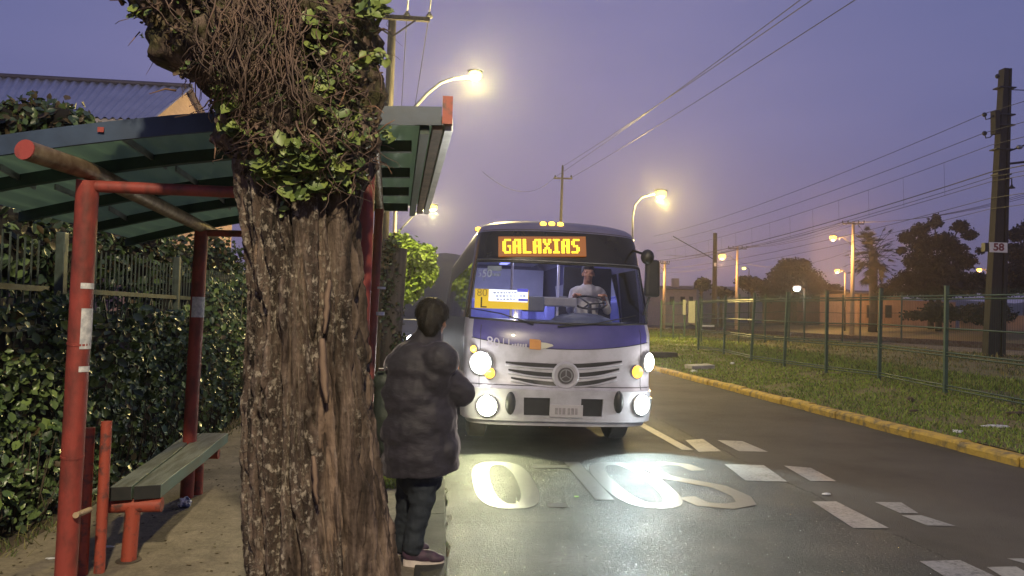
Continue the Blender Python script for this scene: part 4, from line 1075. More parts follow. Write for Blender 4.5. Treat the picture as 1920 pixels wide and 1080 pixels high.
# ------------------------------------------------------------------ driver
dq = BM @ BP(1103, 513, 1.40)
drv = empty('person', (dq.x, dq.y, .83)); tag(drv, 'bus driver in a pale shirt sitting at the wheel behind the windscreen', 'person')
hb = MB(); fw = Vector((-.12, -1, -.05)); hc = dq
at = head(hb, hc, fw, 1.0)
sho = hc + Vector((0, .04, -.24)); hip = Vector((hc.x, hc.y + .18, 1.36))
hb.cone(hc + Vector((0, .02, -.05)), sho + Vector((0, 0, .06)), .055, .065)
hb.cone(sho + Vector((-.12, 0, -.03)), sho + Vector((.12, 0, -.03)), .085, .085); hb.cone(sho + Vector((0, .02, -.06)), hip, .15, .15)
wheel_c = BM @ BP(1105, 570, .98)
for s_ in (-1, 1):
    a = sho + Vector((s_ * .19, 0, -.03)); e = a + Vector((s_ * .07, -.12, -.24)); h = wheel_c + Vector((s_ * .19, .04, .10))
    hb.cone(a, e, .052, .042); hb.cone(e, h, .040, .028); hand(hb, h, (h - e).normalized() * .6 + Vector((-s_ * .3, -.5, .1)), (0, -.3, -1), 1.0, .75, s_)
    k_ = hip + Vector((s_ * .11, -.42, .03)); hb.cone(hip + Vector((s_ * .09, 0, 0)), k_, .085, .06); hb.cone(k_, k_ + Vector((0, -.12, -.42)), .055, .04)
hb.remesh('body', M['skin'], .008, 3, None, drv)
sb = MB(); sb.cone(sho + Vector((-.13, 0, -.03)), sho + Vector((.13, 0, -.03)), .10, .10); sb.cone(sho + Vector((0, .02, -.06)), hip, .168, .172)
for s_ in (-1, 1):
    a = sho + Vector((s_ * .19, 0, -.03)); e = a + Vector((s_ * .07, -.12, -.24)); sb.cone(a, e, .070, .058); h = wheel_c + Vector((s_ * .19, .04, .10)); sb.cone(e, e.lerp(h, .35), .058, .052)
sb.cone(sho + Vector((0, 0, 0)), sho + Vector((0, .005, .07)), .085, .072)
shirt = sb.remesh('shirt', mat('pale_shirt', (.62, .60, .60), (.52, .50, .52), 14, .8, bmp=.3), .012, 2, lambda p, n: .006 * noise.noise(p * 14), drv)
hr = MB(); hr.ell(at(-.024, 0, .045), (.096, .084, .088)); hr.ell(at(-.05, 0, -.005), (.06, .076, .07)); hr.ell(at(.022, 0, .082), (.075, .078, .050))
hr.remesh('hair', M['hair'], .008, 1, lambda p, n: .003 * noise.noise(p * 60), drv)
tb = MB()
for s_ in (-1, 1):
    k_ = hip + Vector((s_ * .11, -.42, .03)); tb.cone(hip + Vector((s_ * .09, 0, 0)), k_, .10, .075); tb.cone(k_, k_ + Vector((0, -.11, -.38)), .07, .055)
tb.remesh('trousers', M['trouser'], .014, 1, None, drv)
wl = MB(); pts = []
wt = (Vector((0, -.45, 1))).normalized(); wu = Vector((1, 0, 0)); wv_ = wt.cross(wu)
for i in range(33): a = 2 * math.pi * i / 32; pts.append(BI @ (wheel_c + (wu * math.cos(a) + wv_ * math.sin(a)) * .22 + Vector((0, .02, .02))))
wl.tube(pts, .014, 8, False)
for a in (0, 120, 240): wl.tube([BI @ wheel_c, BI @ (wheel_c + (wu * math.cos(R(a)) + wv_ * math.sin(R(a))) * .22 + Vector((0, .02, .02)))], .012, 6)
wl.tube([BI @ wheel_c, BI @ (wheel_c + Vector((0, -.12, -.35)))], .03, 8)
wl.build('steering_wheel', M['black'], bus, smooth=True, local=True)

# ------------------------------------------------------------------ waiting person
PY = 4.88
def pp(px, py, dy=0.0): return P(px, py, y=PY + dy)
per = empty('person', (P(790, 1048, z=.012).x, PY, .012)); tag(per, 'person in a dark quilted coat and dark trousers waiting at the kerb', 'person')
fwd = Vector((.82, .57, 0))
hc = pp(812, 600); bb = MB(); at = head(bb, hc, Vector((.42, .90, -.10)), 1.0)
neck = pp(800, 650); hip = pp(785, 842); 
bb.cone(hc + Vector((-.015, -.01, -.04)), neck, .060, .062); bb.cone(neck + Vector((-.03, 0, -.24)), hip, .15, .17); bb.cone(neck, neck + Vector((-.03, 0, -.24)), .06, .11)
bb.cone(pp(775, 682, .14), pp(810, 682, -.12), .075, .075)
kR, aR = pp(788, 950, -.06), pp(774, 1028, -.06); kL, aL = pp(766, 955, .13), pp(757, 1020, .16)
bb.cone(hip + Vector((0, -.06, -.02)), kR, .09, .055); bb.cone(kR, aR, .05, .04); bb.cone(hip + Vector((0, .08, -.02)), kL, .09, .055); bb.cone(kL, aL, .05, .04)
shR, elR, wrR = pp(818, 694, -.10), pp(866, 738, -.04), pp(856, 704, .22)
bb.cone(shR, elR, .055, .045); bb.cone(elR, wrR, .042, .03); hand(bb, wrR, Vector((-.35, .55, .25)), (-.5, -.4, .5), 1.0, .7, 1)
shL, elL, wrL = pp(775, 692, .2), pp(830, 760, .32), pp(838, 716, .40)
bb.cone(shL, elL, .055, .045); bb.cone(elL, wrL, .042, .03); hand(bb, wrL, Vector((.2, -.2, .6)), (-.5, -.5, .2), 1.0, .8, -1)
bb.remesh('body', M['skin'], .008, 2, None, per)
# coat: bulky, hem below the hips
cb = MB()
def E_(px, py, rx, ry, rz, dy=0): cb.ell(pp(px, py, dy), (rx / 285, ry, rz / 285), nu=20, nv=12)
E_(790, 662, 50, .20, 26); E_(783, 690, 62, .24, 46); E_(778, 740, 70, .25, 70); E_(780, 800, 72, .26, 60); E_(788, 850, 70, .26, 44); E_(800, 866, 58, .24, 28); E_(812, 704, 46, .255, 56); E_(800, 780, 58, .25, 60)
cb.cone(pp(784, 700), pp(786, 800), .225, .25); cb.tube([pp(786, 800), pp(788, 850), pp(790, 884)], [.245, .252, .245], 24); E_(742, 790, 36, .16, 80, .04); E_(745, 838, 34, .17, 36, .02); E_(838, 840, 26, .2, 36)
cb.cone(pp(805, 629), pp(796, 660), .090, .14); cb.cone(pp(800, 664), shR, .125, .105); cb.cone(pp(790, 664), shL, .125, .10); cb.cone(pp(768, 676, .17), pp(824, 676, -.15), .125, .125)
cb.cone(shR, elR, .098, .088); cb.cone(elR, elR.lerp(wrR, .85), .082, .062); cb.cone(shL, elL, .095, .08); cb.cone(elL, elL.lerp(wrL, .85), .08, .06)
def quilt(p, n):
    q = p.z * 1.0; tr_ = 1 - abs(math.sin((q + .02 * noise.noise(p * 3)) * math.pi / .105)) ** 6
    return .006 * noise.noise(Vector((p.x * 10, p.y * 10, p.z * 10))) + .008 * noise.noise(p * 4.5) + .005 * noise.noise(p * 24)
cb.remesh('coat', M['coat'], .011, 5, quilt, per)
# trousers
tb = MB(); tb.cone(pp(786, 868), pp(788, 890), .165, .15)
hpR, hpL = pp(795, 880, -.05), pp(775, 880, .08)
tb.cone(hpR, pp(790, 945, -.06), .108, .078); tb.cone(pp(790, 945, -.06), pp(777, 1000, -.06), .076, .064); tb.cone(pp(777, 1000, -.06), pp(774, 1026, -.06), .070, .066)
tb.cone(hpL, pp(766, 950, .13), .115, .084); tb.cone(pp(766, 950, .13), pp(757, 1006, .16), .08, .066); tb.cone(pp(757, 1006, .16), pp(756, 1020, .16), .065, .064)
tb.remesh('trousers', M['trouser'], .010, 2, lambda p, n: .009 * noise.noise(Vector((p.x * 12, p.y * 12, p.z * 20))) + .006 * noise.noise(p * 30), per)
# shoes
def shoe(h, t, dy):
    a, c = pp(h[0], h[1], dy), pp(t[0], t[1], dy); a.z = c.z = .0; d = (c - a); L = d.length; d.normalize()
    s_ = Vector((-d.y, d.x, 0)); z = Vector((0, 0, 1)); rot = Matrix((d, s_, z)).transposed(); b0 = Vector((0, 0, .012))
    u = MB(); u.ell(a + d * L * .22 + z * .075 + b0, (.07, .038, .055), rot); u.ell(a + d * L * .5 + z * .058 + b0, (.10, .042, .042), rot); u.ell(a + d * L * .78 + z * .044 + b0, (.065, .044, .030), rot); u.cone(a + d * L * .22 + z * .08 + b0, a + d * L * .2 + z * .13 + b0, .042, .045)
    o = u.remesh('shoe', M['shoe'], .007, 2, None, per)
    q = MB(); n = 24; vs = []
    for k, hz in enumerate((0, .026)):
        for i in range(n):
            an = 2 * math.pi * i / n; cx_ = math.cos(an); sy = math.sin(an); wd = .045 - .008 * max(0, -cx_)
            vs.append(a + d * (L * .5 + cx_ * L * .52) + s_ * sy * wd + z * (hz + (.014 if cx_ < -.2 and k else 0) + (.012 * max(0, cx_) ** 4)) + b0)
    q.add(vs, [tuple(range(n - 1, -1, -1)), tuple(range(n, 2 * n))] + [(i, (i + 1) % n, (i + 1) % n + n, i + n) for i in range(n)])
    q.build('sole', M['sole'], o, smooth=True, angle=50)
shoe((757, 1046), (832, 1046), -.06); shoe((742, 1030), (800, 1026), .17)
def add_strands(hair_ob, n, L):
    me = hair_ob.data; vs_ = [(v.co.copy(), v.normal.copy()) for v in me.vertices]; b = MB()
    for _ in range(n):
        p, nn = random.choice(vs_); t = Vector((random.gauss(0, .35), random.gauss(0, .35), -1)); t = (t - nn * t.dot(nn))
        if t.length < .05: t = Vector((random.gauss(0, 1), random.gauss(0, 1), 0))
        d = (t.normalized() + nn * random.uniform(.08, .4)).normalized(); sd = d.cross(nn).normalized() * .0016; q = p - nn * .002; l = L * random.uniform(.5, 1.2)
        b.add([q - sd, q + sd, q + d * l * .6 + sd * .7 - nn * .001, q + d * l * .6 - sd * .7 - nn * .001, q + d * l - nn * .004], [(0, 1, 2, 3), (3, 2, 4)])
    o = b.build('strands', M['hair'], hair_ob, local=True); o['kind'] = 'stuff'
# hair: short, dark, over the back of the skull
hr = MB(); hr.ell(at(-.020, 0, .044), (.108, .100, .100)); hr.ell(at(-.042, 0, -.01), (.082, .096, .092)); hr.ell(at(-.048, 0, -.065), (.055, .078, .055))
hr.remesh('hair', M['hair'], .007, 1, lambda p, n: .006 * noise.noise(Vector((p.x * 38, p.y * 38, p.z * 16))) + .003 * noise.noise(p * 85) + .002, per)
add_strands(per.children[-1] if False else [c for c in per.children if c.name.startswith('hair')][0], 2600, .034)
# shoulder bag against the back
bg_ = empty('shoulder_bag', pp(728, 860, .02)); tag(bg_, 'dark shoulder bag with a small metal buckle hanging behind the waiting person', 'bag')
q = MB(); q.ell(pp(724, 765, -.02), (24 / 285, .13, 74 / 285)); q.ell(pp(720, 715, -.02), (20 / 285, .12, 22 / 285)); q.ell(pp(730, 830, -.0), (22 / 285, .13, 36 / 285))
q.remesh('bag_body', M['bag'], .01, 3, lambda p, n: .008 * noise.noise(p * 12), bg_)
MB().box(pp(715, 693, -.14), (.035, .012, .02)).build('buckle', M['chrome'], bg_, bevel=.003); MB().box(pp(725, 691, -.14), (.012, .012, .02)).build('buckle', M['chrome'], bg_, bevel=.003)
MB().tube([pp(716, 700, -.02), pp(738, 662, .02), pp(768, 648, .10), pp(790, 665, .22)], .012, 6).build('strap', M['bag'], bg_, smooth=True)
# ------------------------------------------------------------------ hedge, iron fence and what stands behind them
def hedge_x(y, z): return -2.86 + .05 * math.sin(y * 2.1) + .13 * noise.noise(Vector((y * 1.3, z * 1.6, 0))) + .07 * noise.noise(Vector((y * 3.6, z * 3.6, 5))) - .10 * max(0, z - 1.3)
he = empty('hedge', (-3.1, 8, 0)); tag(he, 'glossy broad-leaved hedge growing through the iron fence beside the shelter', 'hedge')
def hedge_top(y): return 1.62 + .16 * noise.noise(Vector((y * .9, 3, 1))) + .10 * noise.noise(Vector((y * 3, 1, 1))) + (.35 if y > 9.5 else 0) + .06 * max(0, y - 9.5)
ctr = []; nrm = []; sz = []; mi = []
for i in range(21000):
    y = 3.4 + 20.6 * random.random() ** 1.55; tp = hedge_top(y); z = random.uniform(.02, 1) ** .9 * tp
    if 4.6 < y < 5.95 and 1.28 < z < 1.52 and random.random() < .72: continue
    if 6.5 < y < 7.4 and 1.28 < z < 1.62 and random.random() < .6: continue
    d = abs(random.gauss(0, .10)); x = hedge_x(y, z) - d + .03
    ctr.append((x, y, z)); nrm.append((.9, -.55, .45)); sz.append(.07 * random.choice((.5, .7, .9, 1, 1.15, 1.4))); r = random.random(); mi.append(0 if r < .55 else 2 if r < .82 else 1 if r < .95 else 3)
leaves('foliage', ctr, sz, None, he, nrm, .42, .62, mats=[M['ivy'], M['ivy_light'], M['ivy_dark'], M['dry_leaf']], midx=np.array(mi))
# solid near-black slab standing in for the hedge's shaded inside
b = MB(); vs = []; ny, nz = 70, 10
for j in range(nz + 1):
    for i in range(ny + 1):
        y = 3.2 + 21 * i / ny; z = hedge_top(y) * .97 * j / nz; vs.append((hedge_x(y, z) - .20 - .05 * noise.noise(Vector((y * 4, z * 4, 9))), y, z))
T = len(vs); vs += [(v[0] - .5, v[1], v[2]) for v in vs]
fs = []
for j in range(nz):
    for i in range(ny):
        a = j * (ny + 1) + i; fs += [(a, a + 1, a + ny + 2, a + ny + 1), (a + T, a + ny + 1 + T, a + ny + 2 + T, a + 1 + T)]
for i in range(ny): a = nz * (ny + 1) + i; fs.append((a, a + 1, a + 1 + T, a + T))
b.add(vs, fs); b.build('dark_core', M['core'], he)
b = MB()
for i in range(260):
    y = random.uniform(3.6, 14); x = hedge_x(y, .1) - random.uniform(-.02, .12); h = random.uniform(.3, .8)
    b.tube([(x - .05, y, 0), (x + random.uniform(-.04, .08), y + random.uniform(-.1, .1), h * .5), (x + random.uniform(-.04, .05), y + random.uniform(-.2, .2), h)], [.007, .005, .003], 4)
b.build('stems', mat('hedge_stem', (.07, .055, .035), (.04, .03, .02), 8, .9), he)
# taller growth behind the fence
def bush(name, loc, lobes, n, size, mats, label, cat, group=None, core=True, nflat=.35, weights=None, trunk=None):
    o = empty(name, loc); tag(o, label, cat, group)
    ctr = []; nr = []
    vols = [l[1][0] * l[1][1] * l[1][2] for l in lobes]
    for i in range(n):
        c, r = random.choices(lobes, [v ** .66 for v in vols])[0]
        d = Vector((random.gauss(0, 1), random.gauss(0, 1), random.gauss(0, 1))).normalized(); k = random.uniform(.2, 1.0) ** .5 * random.uniform(.85, 1.2) * (1 + .25 * noise.noise(d * 2.2 + Vector(c)))
        ctr.append((c[0] + d.x * r[0] * k, c[1] + d.y * r[1] * k, c[2] + d.z * r[2] * k)); nr.append((d.x, d.y, d.z + .4))
    mi = rng.choice(len(mats), n, p=weights) if weights else rng.integers(0, len(mats), n)
    leaves('foliage' if not trunk else 'crown', ctr, size, None, o, nr, nflat, .6, mats=mats, midx=mi)
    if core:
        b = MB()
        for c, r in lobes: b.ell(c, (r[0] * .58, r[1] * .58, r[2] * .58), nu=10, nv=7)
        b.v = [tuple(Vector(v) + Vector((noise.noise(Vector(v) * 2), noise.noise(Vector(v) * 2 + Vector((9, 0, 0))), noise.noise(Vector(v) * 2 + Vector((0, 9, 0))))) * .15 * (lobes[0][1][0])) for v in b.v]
        b.build('dark_inner_lobes', M['core'], o)  # solid near-black lobes stand in for the shaded inside of the crown
    if trunk:
        b = MB(); b.tube([(trunk[0], trunk[1], trunk[2]), (trunk[0], trunk[1], trunk[2] + trunk[4] * .5), (trunk[0] + .1, trunk[1], trunk[2] + trunk[4])], [trunk[3], trunk[3] * .8, trunk[3] * .55], 10)
        for k in range(6):
            a = k * 1.1; c, r = lobes[k % len(lobes)]
            b.tube([(trunk[0], trunk[1], trunk[2] + trunk[4] * .75), Vector((trunk[0], trunk[1], trunk[2] + trunk[4])).lerp(Vector(c), .5) + Vector((.1 * math.cos(a), .1 * math.sin(a), 0)), c], [trunk[3] * .5, trunk[3] * .35, trunk[3] * .12], 7)
        b.build('trunk', M['wood_pole'], o, smooth=True)
    return o
lob = [((-3.75 - .1 * math.sin(i * 2.2), 4.6 + i * .95, 2.15 + .12 * math.sin(i * 1.7)), (.42, .75, .62 + .1 * math.sin(i * 2.9))) for i in range(11)]
bush('shrub_row', (-3.7, 8, 0), lob, 9500, .10, [M['ivy_dark'], M['ivy'], M['dry_leaf']], 'dark tangled shrub rising behind the iron fence under the shelter roof', 'shrub', weights=[.6, .25, .15])
q0 = P(85, 215, y=8.2)
lob = [(tuple(P(px, py, y=8.2 + dy)), (r, r, r * .8)) for px, py, r, dy in ((20, 235, .34, 0), (75, 222, .33, .1), (120, 228, .28, -.1), (150, 240, .2, 0), (-40, 232, .4, .1), (60, 262, .42, .2), (110, 268, .36, .2), (0, 275, .4, .2), (172, 255, .12, 0))]
bush('small_tree', (q0.x, q0.y, 0), lob, 2600, .10, [M['ivy_dark'], M['dry_leaf'], M['ivy']], 'dark leafy tree top showing above the left end of the shelter roof', 'tree', weights=[.45, .3, .25], trunk=(q0.x, q0.y, 0, .09, 2.9))

# iron bar fence
fe = empty('iron_fence', (-3.06, 6.8, 0)); tag(fe, 'pale green iron bar fence overgrown by the hedge on the left', 'fence')
FX = -3.06
b = MB(); nb = 0; y = 3.6
segs = []
while y < 11.6:
    if not (6.05 < y < 6.55):
        b.tube([(FX, y, .3), (FX, y, 2.12 + .02 * math.sin(y * 5))], .007, 5)
    y += .095
o = b.build('bars', M['iron'], fe); 
for z in (1.735, 1.435):
    for y0, y1 in ((3.5, 6.1), (6.5, 8.9), (9.0, 11.6)): MB().beam((FX + .018, y0, z), (FX + .018, y1, z), .014, .042).build('rail', M['iron'], fe)
for i, yc in enumerate(np.arange(3.7, 11.5, .56)):
    b = MB()
    for s in (-1, 1): b.beam((FX + .012, yc, 1.715), (FX + .012, yc + s * .12, 1.455), .01, .016)
    b.build('brace', M['iron'], fe)
for y in (6.32, 8.95, 11.7): MB().box((FX, y, 1.1), (.07, .07, 2.2)).build('post', M['iron'], fe, bevel=.006)

# house with a corrugated roof behind
hs = empty('house', (-7.5, 15.5, 0)); tag(hs, 'house with a pale corrugated metal roof and pink gable wall behind the shelter', 'house')
A = P(360, 165, y=15.2); Bq = P(288, 224, y=13.0); 
rx = A.x; ridge_z = A.z; eav_z = Bq.z
x_end = rx + .0
def roof_q(t, k):  # t along the ridge to the left, k 0 ridge .. 1 eave
    r0, e0 = A, Vector((Bq.x, 13.0, eav_z)); r1 = P(-320, 128, y=14.2); e1 = P(-330, 205, y=11.9)
    return r0.lerp(r1, t).lerp(e0.lerp(e1, t), k)
b = MB(); n = 260; vs = []
for k in (0, .5, 1):
    for i in range(n + 1): vs.append(roof_q(i / n, k) + Vector((0, 0, .022 * math.sin(i / n * 2 * math.pi * 38))))
b.add(vs, [(r * (n + 1) + i, r * (n + 1) + i + 1, (r + 1) * (n + 1) + i + 1, (r + 1) * (n + 1) + i) for r in (0, 1) for i in range(n)])
M['zinc'] = mat('corrugated_zinc', (.42, .44, .52), (.34, .36, .44), 2, .35, metal=.55)
ro = b.build('roof', M['zinc'], hs, smooth=True)
b = MB(); b.tube([roof_q(t, -.01) + Vector((0, 0, .03)) for t in np.linspace(0, 1, 20)], .05, 8); b.build('ridge_cap', mat('dark_ridge_metal', (.10, .09, .11), (.07, .06, .08), 5, .5), ro, smooth=True)
# far slope of the roof and walls
r0, e0 = A, roof_q(0, 1); back = Vector((A.x + .25, A.y + 2.6, eav_z))
b = MB(); r1 = roof_q(1, 0); b.add([r0, r1, r1 + Vector((.25, 2.6, eav_z - ridge_z)), back], [(0, 1, 2, 3)]); b.build('roof', M['zinc'], hs)
M['pink'] = mat('pink_wall', (.42, .27, .25), (.36, .23, .21), 2.5, .85, stretch=(1, 1, 6))
i_ = Vector((-.12, .06, 0))
b = MB(); g0, g1, g2 = e0 + i_ + Vector((0, .1, -.02)), r0 + i_ + Vector((0, 0, -.06)), back + i_
b.add([(g0.x, g0.y, 0), (g2.x, g2.y, 0), g2, g1, g0], [(0, 1, 2, 3, 4)])
e1 = roof_q(1, 1); b.add([(g0.x, g0.y, 0), g0, (e1.x, e1.y + .1, e1.z - .02), (e1.x, e1.y + .1, 0)], [(0, 1, 2, 3)])
b.build('wall', M['pink'], hs)
b = MB(); b.beam(e0 + Vector((0, .05, -.05)), e1 + Vector((0, .05, -.05)), .03, .1); b.build('eave_board', mat('pale_board', (.5, .45, .43), (.4, .36, .35), 4, .7), hs)

# dark ivy-wrapped trunk beyond the shelter
q = P(732, 700, y=11.5)
lob = [((q.x + .03 * math.sin(i), q.y, .35 + i * .42), (.17 - .01 * abs(i - 3), .2, .34)) for i in range(6)]
bush('ivy_tree', (q.x, q.y, 0), lob, 2600, .075, [M['ivy_dark'], M['dry_leaf'], M['core']], 'dark ivy-wrapped stump between the shelter posts and the waiting person', 'tree', weights=[.5, .25, .25], trunk=(q.x, q.y, 0, .2, 2.6))

# lime-green lit tree further along the pavement
q = P(775, 500, y=24)
lob = [(tuple(P(px, py, y=24 + dy)), (r, r, r * .85)) for px, py, r, dy in ((760, 470, .55, 0), (790, 480, .5, -.2), (750, 510, .5, .2), (795, 515, .45, 0), (770, 540, .45, .1), (745, 455, .4, .3), (735, 490, .4, 0), (805, 500, .3, .2), (765, 555, .3, 0))]
bush('leafy_street_tree', (q.x, q.y, 0), lob, 5200, .15, [M['lime'], M['ivy_light']], 'bright lime-green round tree lit by a street lamp behind the waiting person', 'tree', weights=[.85, .15], trunk=(q.x - .55, q.y, 0, .12, 2.1), nflat=.5)

# parked car far behind with its lamps on
cq = P(772, 610, y=27); car = empty('parked_car', (cq.x - .52, 27, 0)); tag(car, 'car with glaring headlights far behind the head of the waiting person', 'car')
cl_ = [(.0, .28), (.0, .62), (.08, .78), (.95, .92), (1.55, 1.38), (3.0, 1.40), (3.7, .98), (4.1, .92), (4.2, .6), (4.2, .28)]
b = MB(); n = len(cl_); vs = []
for xs_, k in ((-.82, .86), (-.84, 1), (.84, 1), (.82, .86)):
    for y, z in cl_: vs.append((xs_ * (1 - .16 * max(0, z - .9)), y, .28 + (z - .28) * (1 if k == 1 else .99)))
fs = [(i, i + 1, n * 3 + i + 1, n * 3 + i) for i in range(n - 1)]
fs = []
for r in range(3): fs += [(r * n + i, r * n + i + 1, (r + 1) * n + i + 1, (r + 1) * n + i) for i in range(n - 1)]
fs += [tuple(range(n)), tuple(range(4 * n - 1, 3 * n - 1, -1))]
b.add(vs, fs); b.build('body', mat('dark_car_paint', (.04, .04, .06), (.03, .03, .045), 3, .3, coat=.4), car, local=True, bevel=.05)
b = MB(); b.add([(-.66, .99, .93), (.66, .99, .93), (.58, 1.52, 1.33), (-.58, 1.52, 1.33)], [(0, 1, 2, 3)]); b.build('windscreen', M['sglass'], car, local=True)
for s in (-1, 1):
    b = MB(); b.lathe([(.2, -.06), (.2, 0), (.14, -.03), (.001, -.04)], (s * .55, .03, .66), 'Y', 16); b.build('headlight', emit('car_headlamp', (.9, .95, 1), 30), car, local=True)
    for y in (.8, 3.3): MB().lathe([(.2, -.1), (.3, -.1), (.31, 0), (.3, .1), (.2, .1)], (s * .76, y, .31), 'X', 18).build('wheel', M['rubber'], car, local=True, smooth=True, angle=40)
lamp('car_beam', 'SPOT', (.55, -.1, .66), 35, (.9, .95, 1), car, .08, (.4, -8, .2), 60, .8)
lamp('car_beam', 'SPOT', (-.55, -.1, .66), 35, (.9, .95, 1), car, .08, (-.4, -8, .2), 60, .8)

# grass tufts on the pavement edge and the verge
def grass(name, pts, h, label, mats, wd=.006, lean=.5):
    pts = np.asarray(pts, float); n = len(pts); hh = h * rng.uniform(.5, 1.3, n)
    if np.ndim(wd): wd = np.asarray(wd)[:, None]
    a = rng.uniform(0, 2 * np.pi, n); sd = np.stack([np.cos(a), np.sin(a), np.zeros(n)], 1) * wd
    ln = rng.normal(size=(n, 3)) * lean * hh[:, None]; ln[:, 2] = 0
    u = np.zeros((n, 3)); u[:, 2] = hh
    v = np.stack([pts - sd, pts + sd, pts + ln * .35 + u * .6 + sd * .7, pts + ln * .35 + u * .6 - sd * .7, pts + ln + u * .95], 1).reshape(-1, 3)
    o = (np.arange(n) * 5)[:, None]
    q = o + np.array([[0, 1, 2, 3]]); t = o + np.array([[3, 2, 4]])
    me = bpy.data.meshes.new(name); me.vertices.add(n * 5); me.vertices.foreach_set('co', v.ravel())
    me.loops.add(n * 7); me.loops.foreach_set('vertex_index', np.concatenate([q.ravel(), t.ravel()]).astype(np.int32))
    me.polygons.add(2 * n); me.polygons.foreach_set('loop_start', np.concatenate([np.arange(n) * 4, 4 * n + np.arange(n) * 3]).astype(np.int32))
    mi = rng.integers(0, len(mats), n) if True else 0
    me.polygons.foreach_set('material_index', np.concatenate([mi, mi]).astype(np.int32)); me.update(calc_edges=True)
    ob = link(name, me, mats); ob['kind'] = 'stuff'; tag(ob, label, 'grass'); return ob
M['g1'] = leafm('lawn_green', (.15, .25, .03), (.24, .32, .055), .7, sc=2); M['g2'] = leafm('lawn_yellowish', (.18, .19, .05), (.2, .18, .07), .7, sc=2); M['g3'] = leafm('lawn_dark', (.05, .085, .02), (.08, .11, .03), .7, sc=2)
M['g4'] = leafm('dry_grass', (.22, .17, .08), (.12, .09, .045), .8, sc=2)
pts = []; hs_ = []; ws_ = []
while len(pts) < 85000:
    y = 7.5 * (60 / 7.5) ** random.random(); x = random.uniform(6.76, 13.2 + .06 * y); 
    if x > 7.0 and noise.noise(Vector((x * .9, y * .7, 0))) < -.28 and random.random() < .75: continue
    pts.append((x, y, vz(x, y) - .005)); tall = max(0, min(1, (x - 10.2 - .05 * y) / 1.5)); hs_.append(.045 + .02 * random.random() + .12 * tall * random.random()); ws_.append(.0035 + .00045 * y)
grass('verge_grass', pts, np.array(hs_), 'patchy green grass covering the verge between the yellow kerb and the mesh fence', [M['g1'], M['g1'], M['g2'], M['g3']], ws_)
pts = []; hs_ = []; ws_ = []
while len(pts) < 26000:
    y = 9 * (70 / 9) ** random.random(); x = random.uniform(11.2 + .06 * y, 25.8)
    if noise.noise(Vector((x * .5, y * .4, 7))) < -.1 and random.random() < .8: continue
    pts.append((x, y, vz(x, y) - .005)); hs_.append(.06 + .16 * random.random() * max(0, noise.noise(Vector((x * .8, y * .6, 2))) + .5)); ws_.append(.004 + .0005 * y)
grass('rough_grass', pts, np.array(hs_), 'rough dry grass and weeds between the mesh fence and the railway', [M['g4'], M['g2'], M['g3']], ws_, .7)
pts = [(random.uniform(-1.0, -.26), random.uniform(6.9, 7.6) if random.random() < .5 else random.uniform(8.3, 9.6), .01) for _ in range(5200)]
grass('pavement_grass', pts, .06, 'bright green grass strip beside the legs of the waiting person', [M['g1'], M['g2']], .004)
pts = [(.07 + random.gauss(0, .018), 4.0 + 14 * random.random() ** 1.6, .0) for _ in range(520)]
pts = [p for p in pts if noise.noise(Vector((0, p[1] * 3, 4))) > .02]
grass('gutter_weeds', pts, .035, 'small dark weeds and litter in the joint between the gutter strip and the road', [M['g3'], M['dry_leaf']], .006, .9)
pts = [(-2.75 + random.gauss(0, .06), 3.6 + 8 * random.random(), .01) for _ in range(900)]
grass('hedge_foot_weeds', pts, .07, 'thin weeds along the foot of the hedge', [M['g3'], M['g2']], .004, .8)

# fallen leaves and grit on the pavement and under the bench: one scatter nobody could count
pts = [(random.uniform(-2.75, -.9) if random.random() < .75 else random.gauss(-2.6, .12), 3.7 + 6 * random.random(), .016) for _ in range(420)]
o = leaves('fallen_leaves', pts, .028, M['dry_leaf'], None, [(0, 0, 1)] * len(pts), .85, .6); o['kind'] = 'stuff'; tag(o, 'fallen dry leaves scattered over the dusty pavement', 'leaves')

# slabs and litter on the verge
q = P(1312, 684, z=.28); 
o = MB().box((0, 0, 0), (.78, .42, .13)).build('concrete_slab', mat('pale_concrete', (.36, .35, .33), (.26, .25, .23), 6, .85, bmp=.5), bevel=.02); o.location = (q.x, q.y, vz(q.x, q.y) + .07); o.rotation_euler = (R(3), R(-2), R(12)); tag(o, 'pale broken concrete slab lying on the grass near the kerb', 'slab')
q = P(1245, 665, z=.3); o = MB().box((0, 0, 0), (.9, .5, .22)).build('concrete_slab', M['gutter'], bevel=.03); o.location = (q.x, q.y, vz(q.x, q.y) + .1); tag(o, 'grey concrete block on the grass just right of the bus', 'slab')
for i, (px, py, s, l) in enumerate(((1866, 799, (.34, .04, .03), 'thin pale stick lying on the grass at the right edge'), (1796, 809, (.12, .09, .03), 'small bluish plastic scrap on the grass near the yellow kerb'), (1707, 750, (.11, .10, .07), 'dark clod on the grass below the nearest tall fence post'), (1714, 770, (.13, .06, .03), 'pale stone chip on the grass just below the dark clod'), (1648, 760, (.06, .05, .03), 'tiny white scrap on the grass left of the dark clod'), (1905, 775, (.26, .12, .04), 'brown flat scrap on the grass at the right edge of the photo'), (1301, 696, (.16, .1, .05), 'small stone in front of the pale slab'), (1373, 681, (.12, .08, .04), 'small white scrap on the grass right of the pale slab'))):
    q = P(px, py, z=.17); q = P(px, py, z=vz(q.x, q.y) + .03); b = crumple((0, 0, 0), 1, i * 3.3, (s[0] * .6, s[1] * .6, s[2] * .7)); o = b.build('litter', M['dirt'] if 'dark' in l or 'brown' in l else M['paper'], smooth=False); o.location = q; tag(o, l, 'litter')
q = P(1555, 926, z=.01); o = MB().ell((0, 0, 0), (.045, .02, .012)).build('road_stud', M['paper'], smooth=True); o.location = (q.x - .03, q.y, .008); tag(o, 'small pale scrap on the road between the two rows of dashes', 'litter')
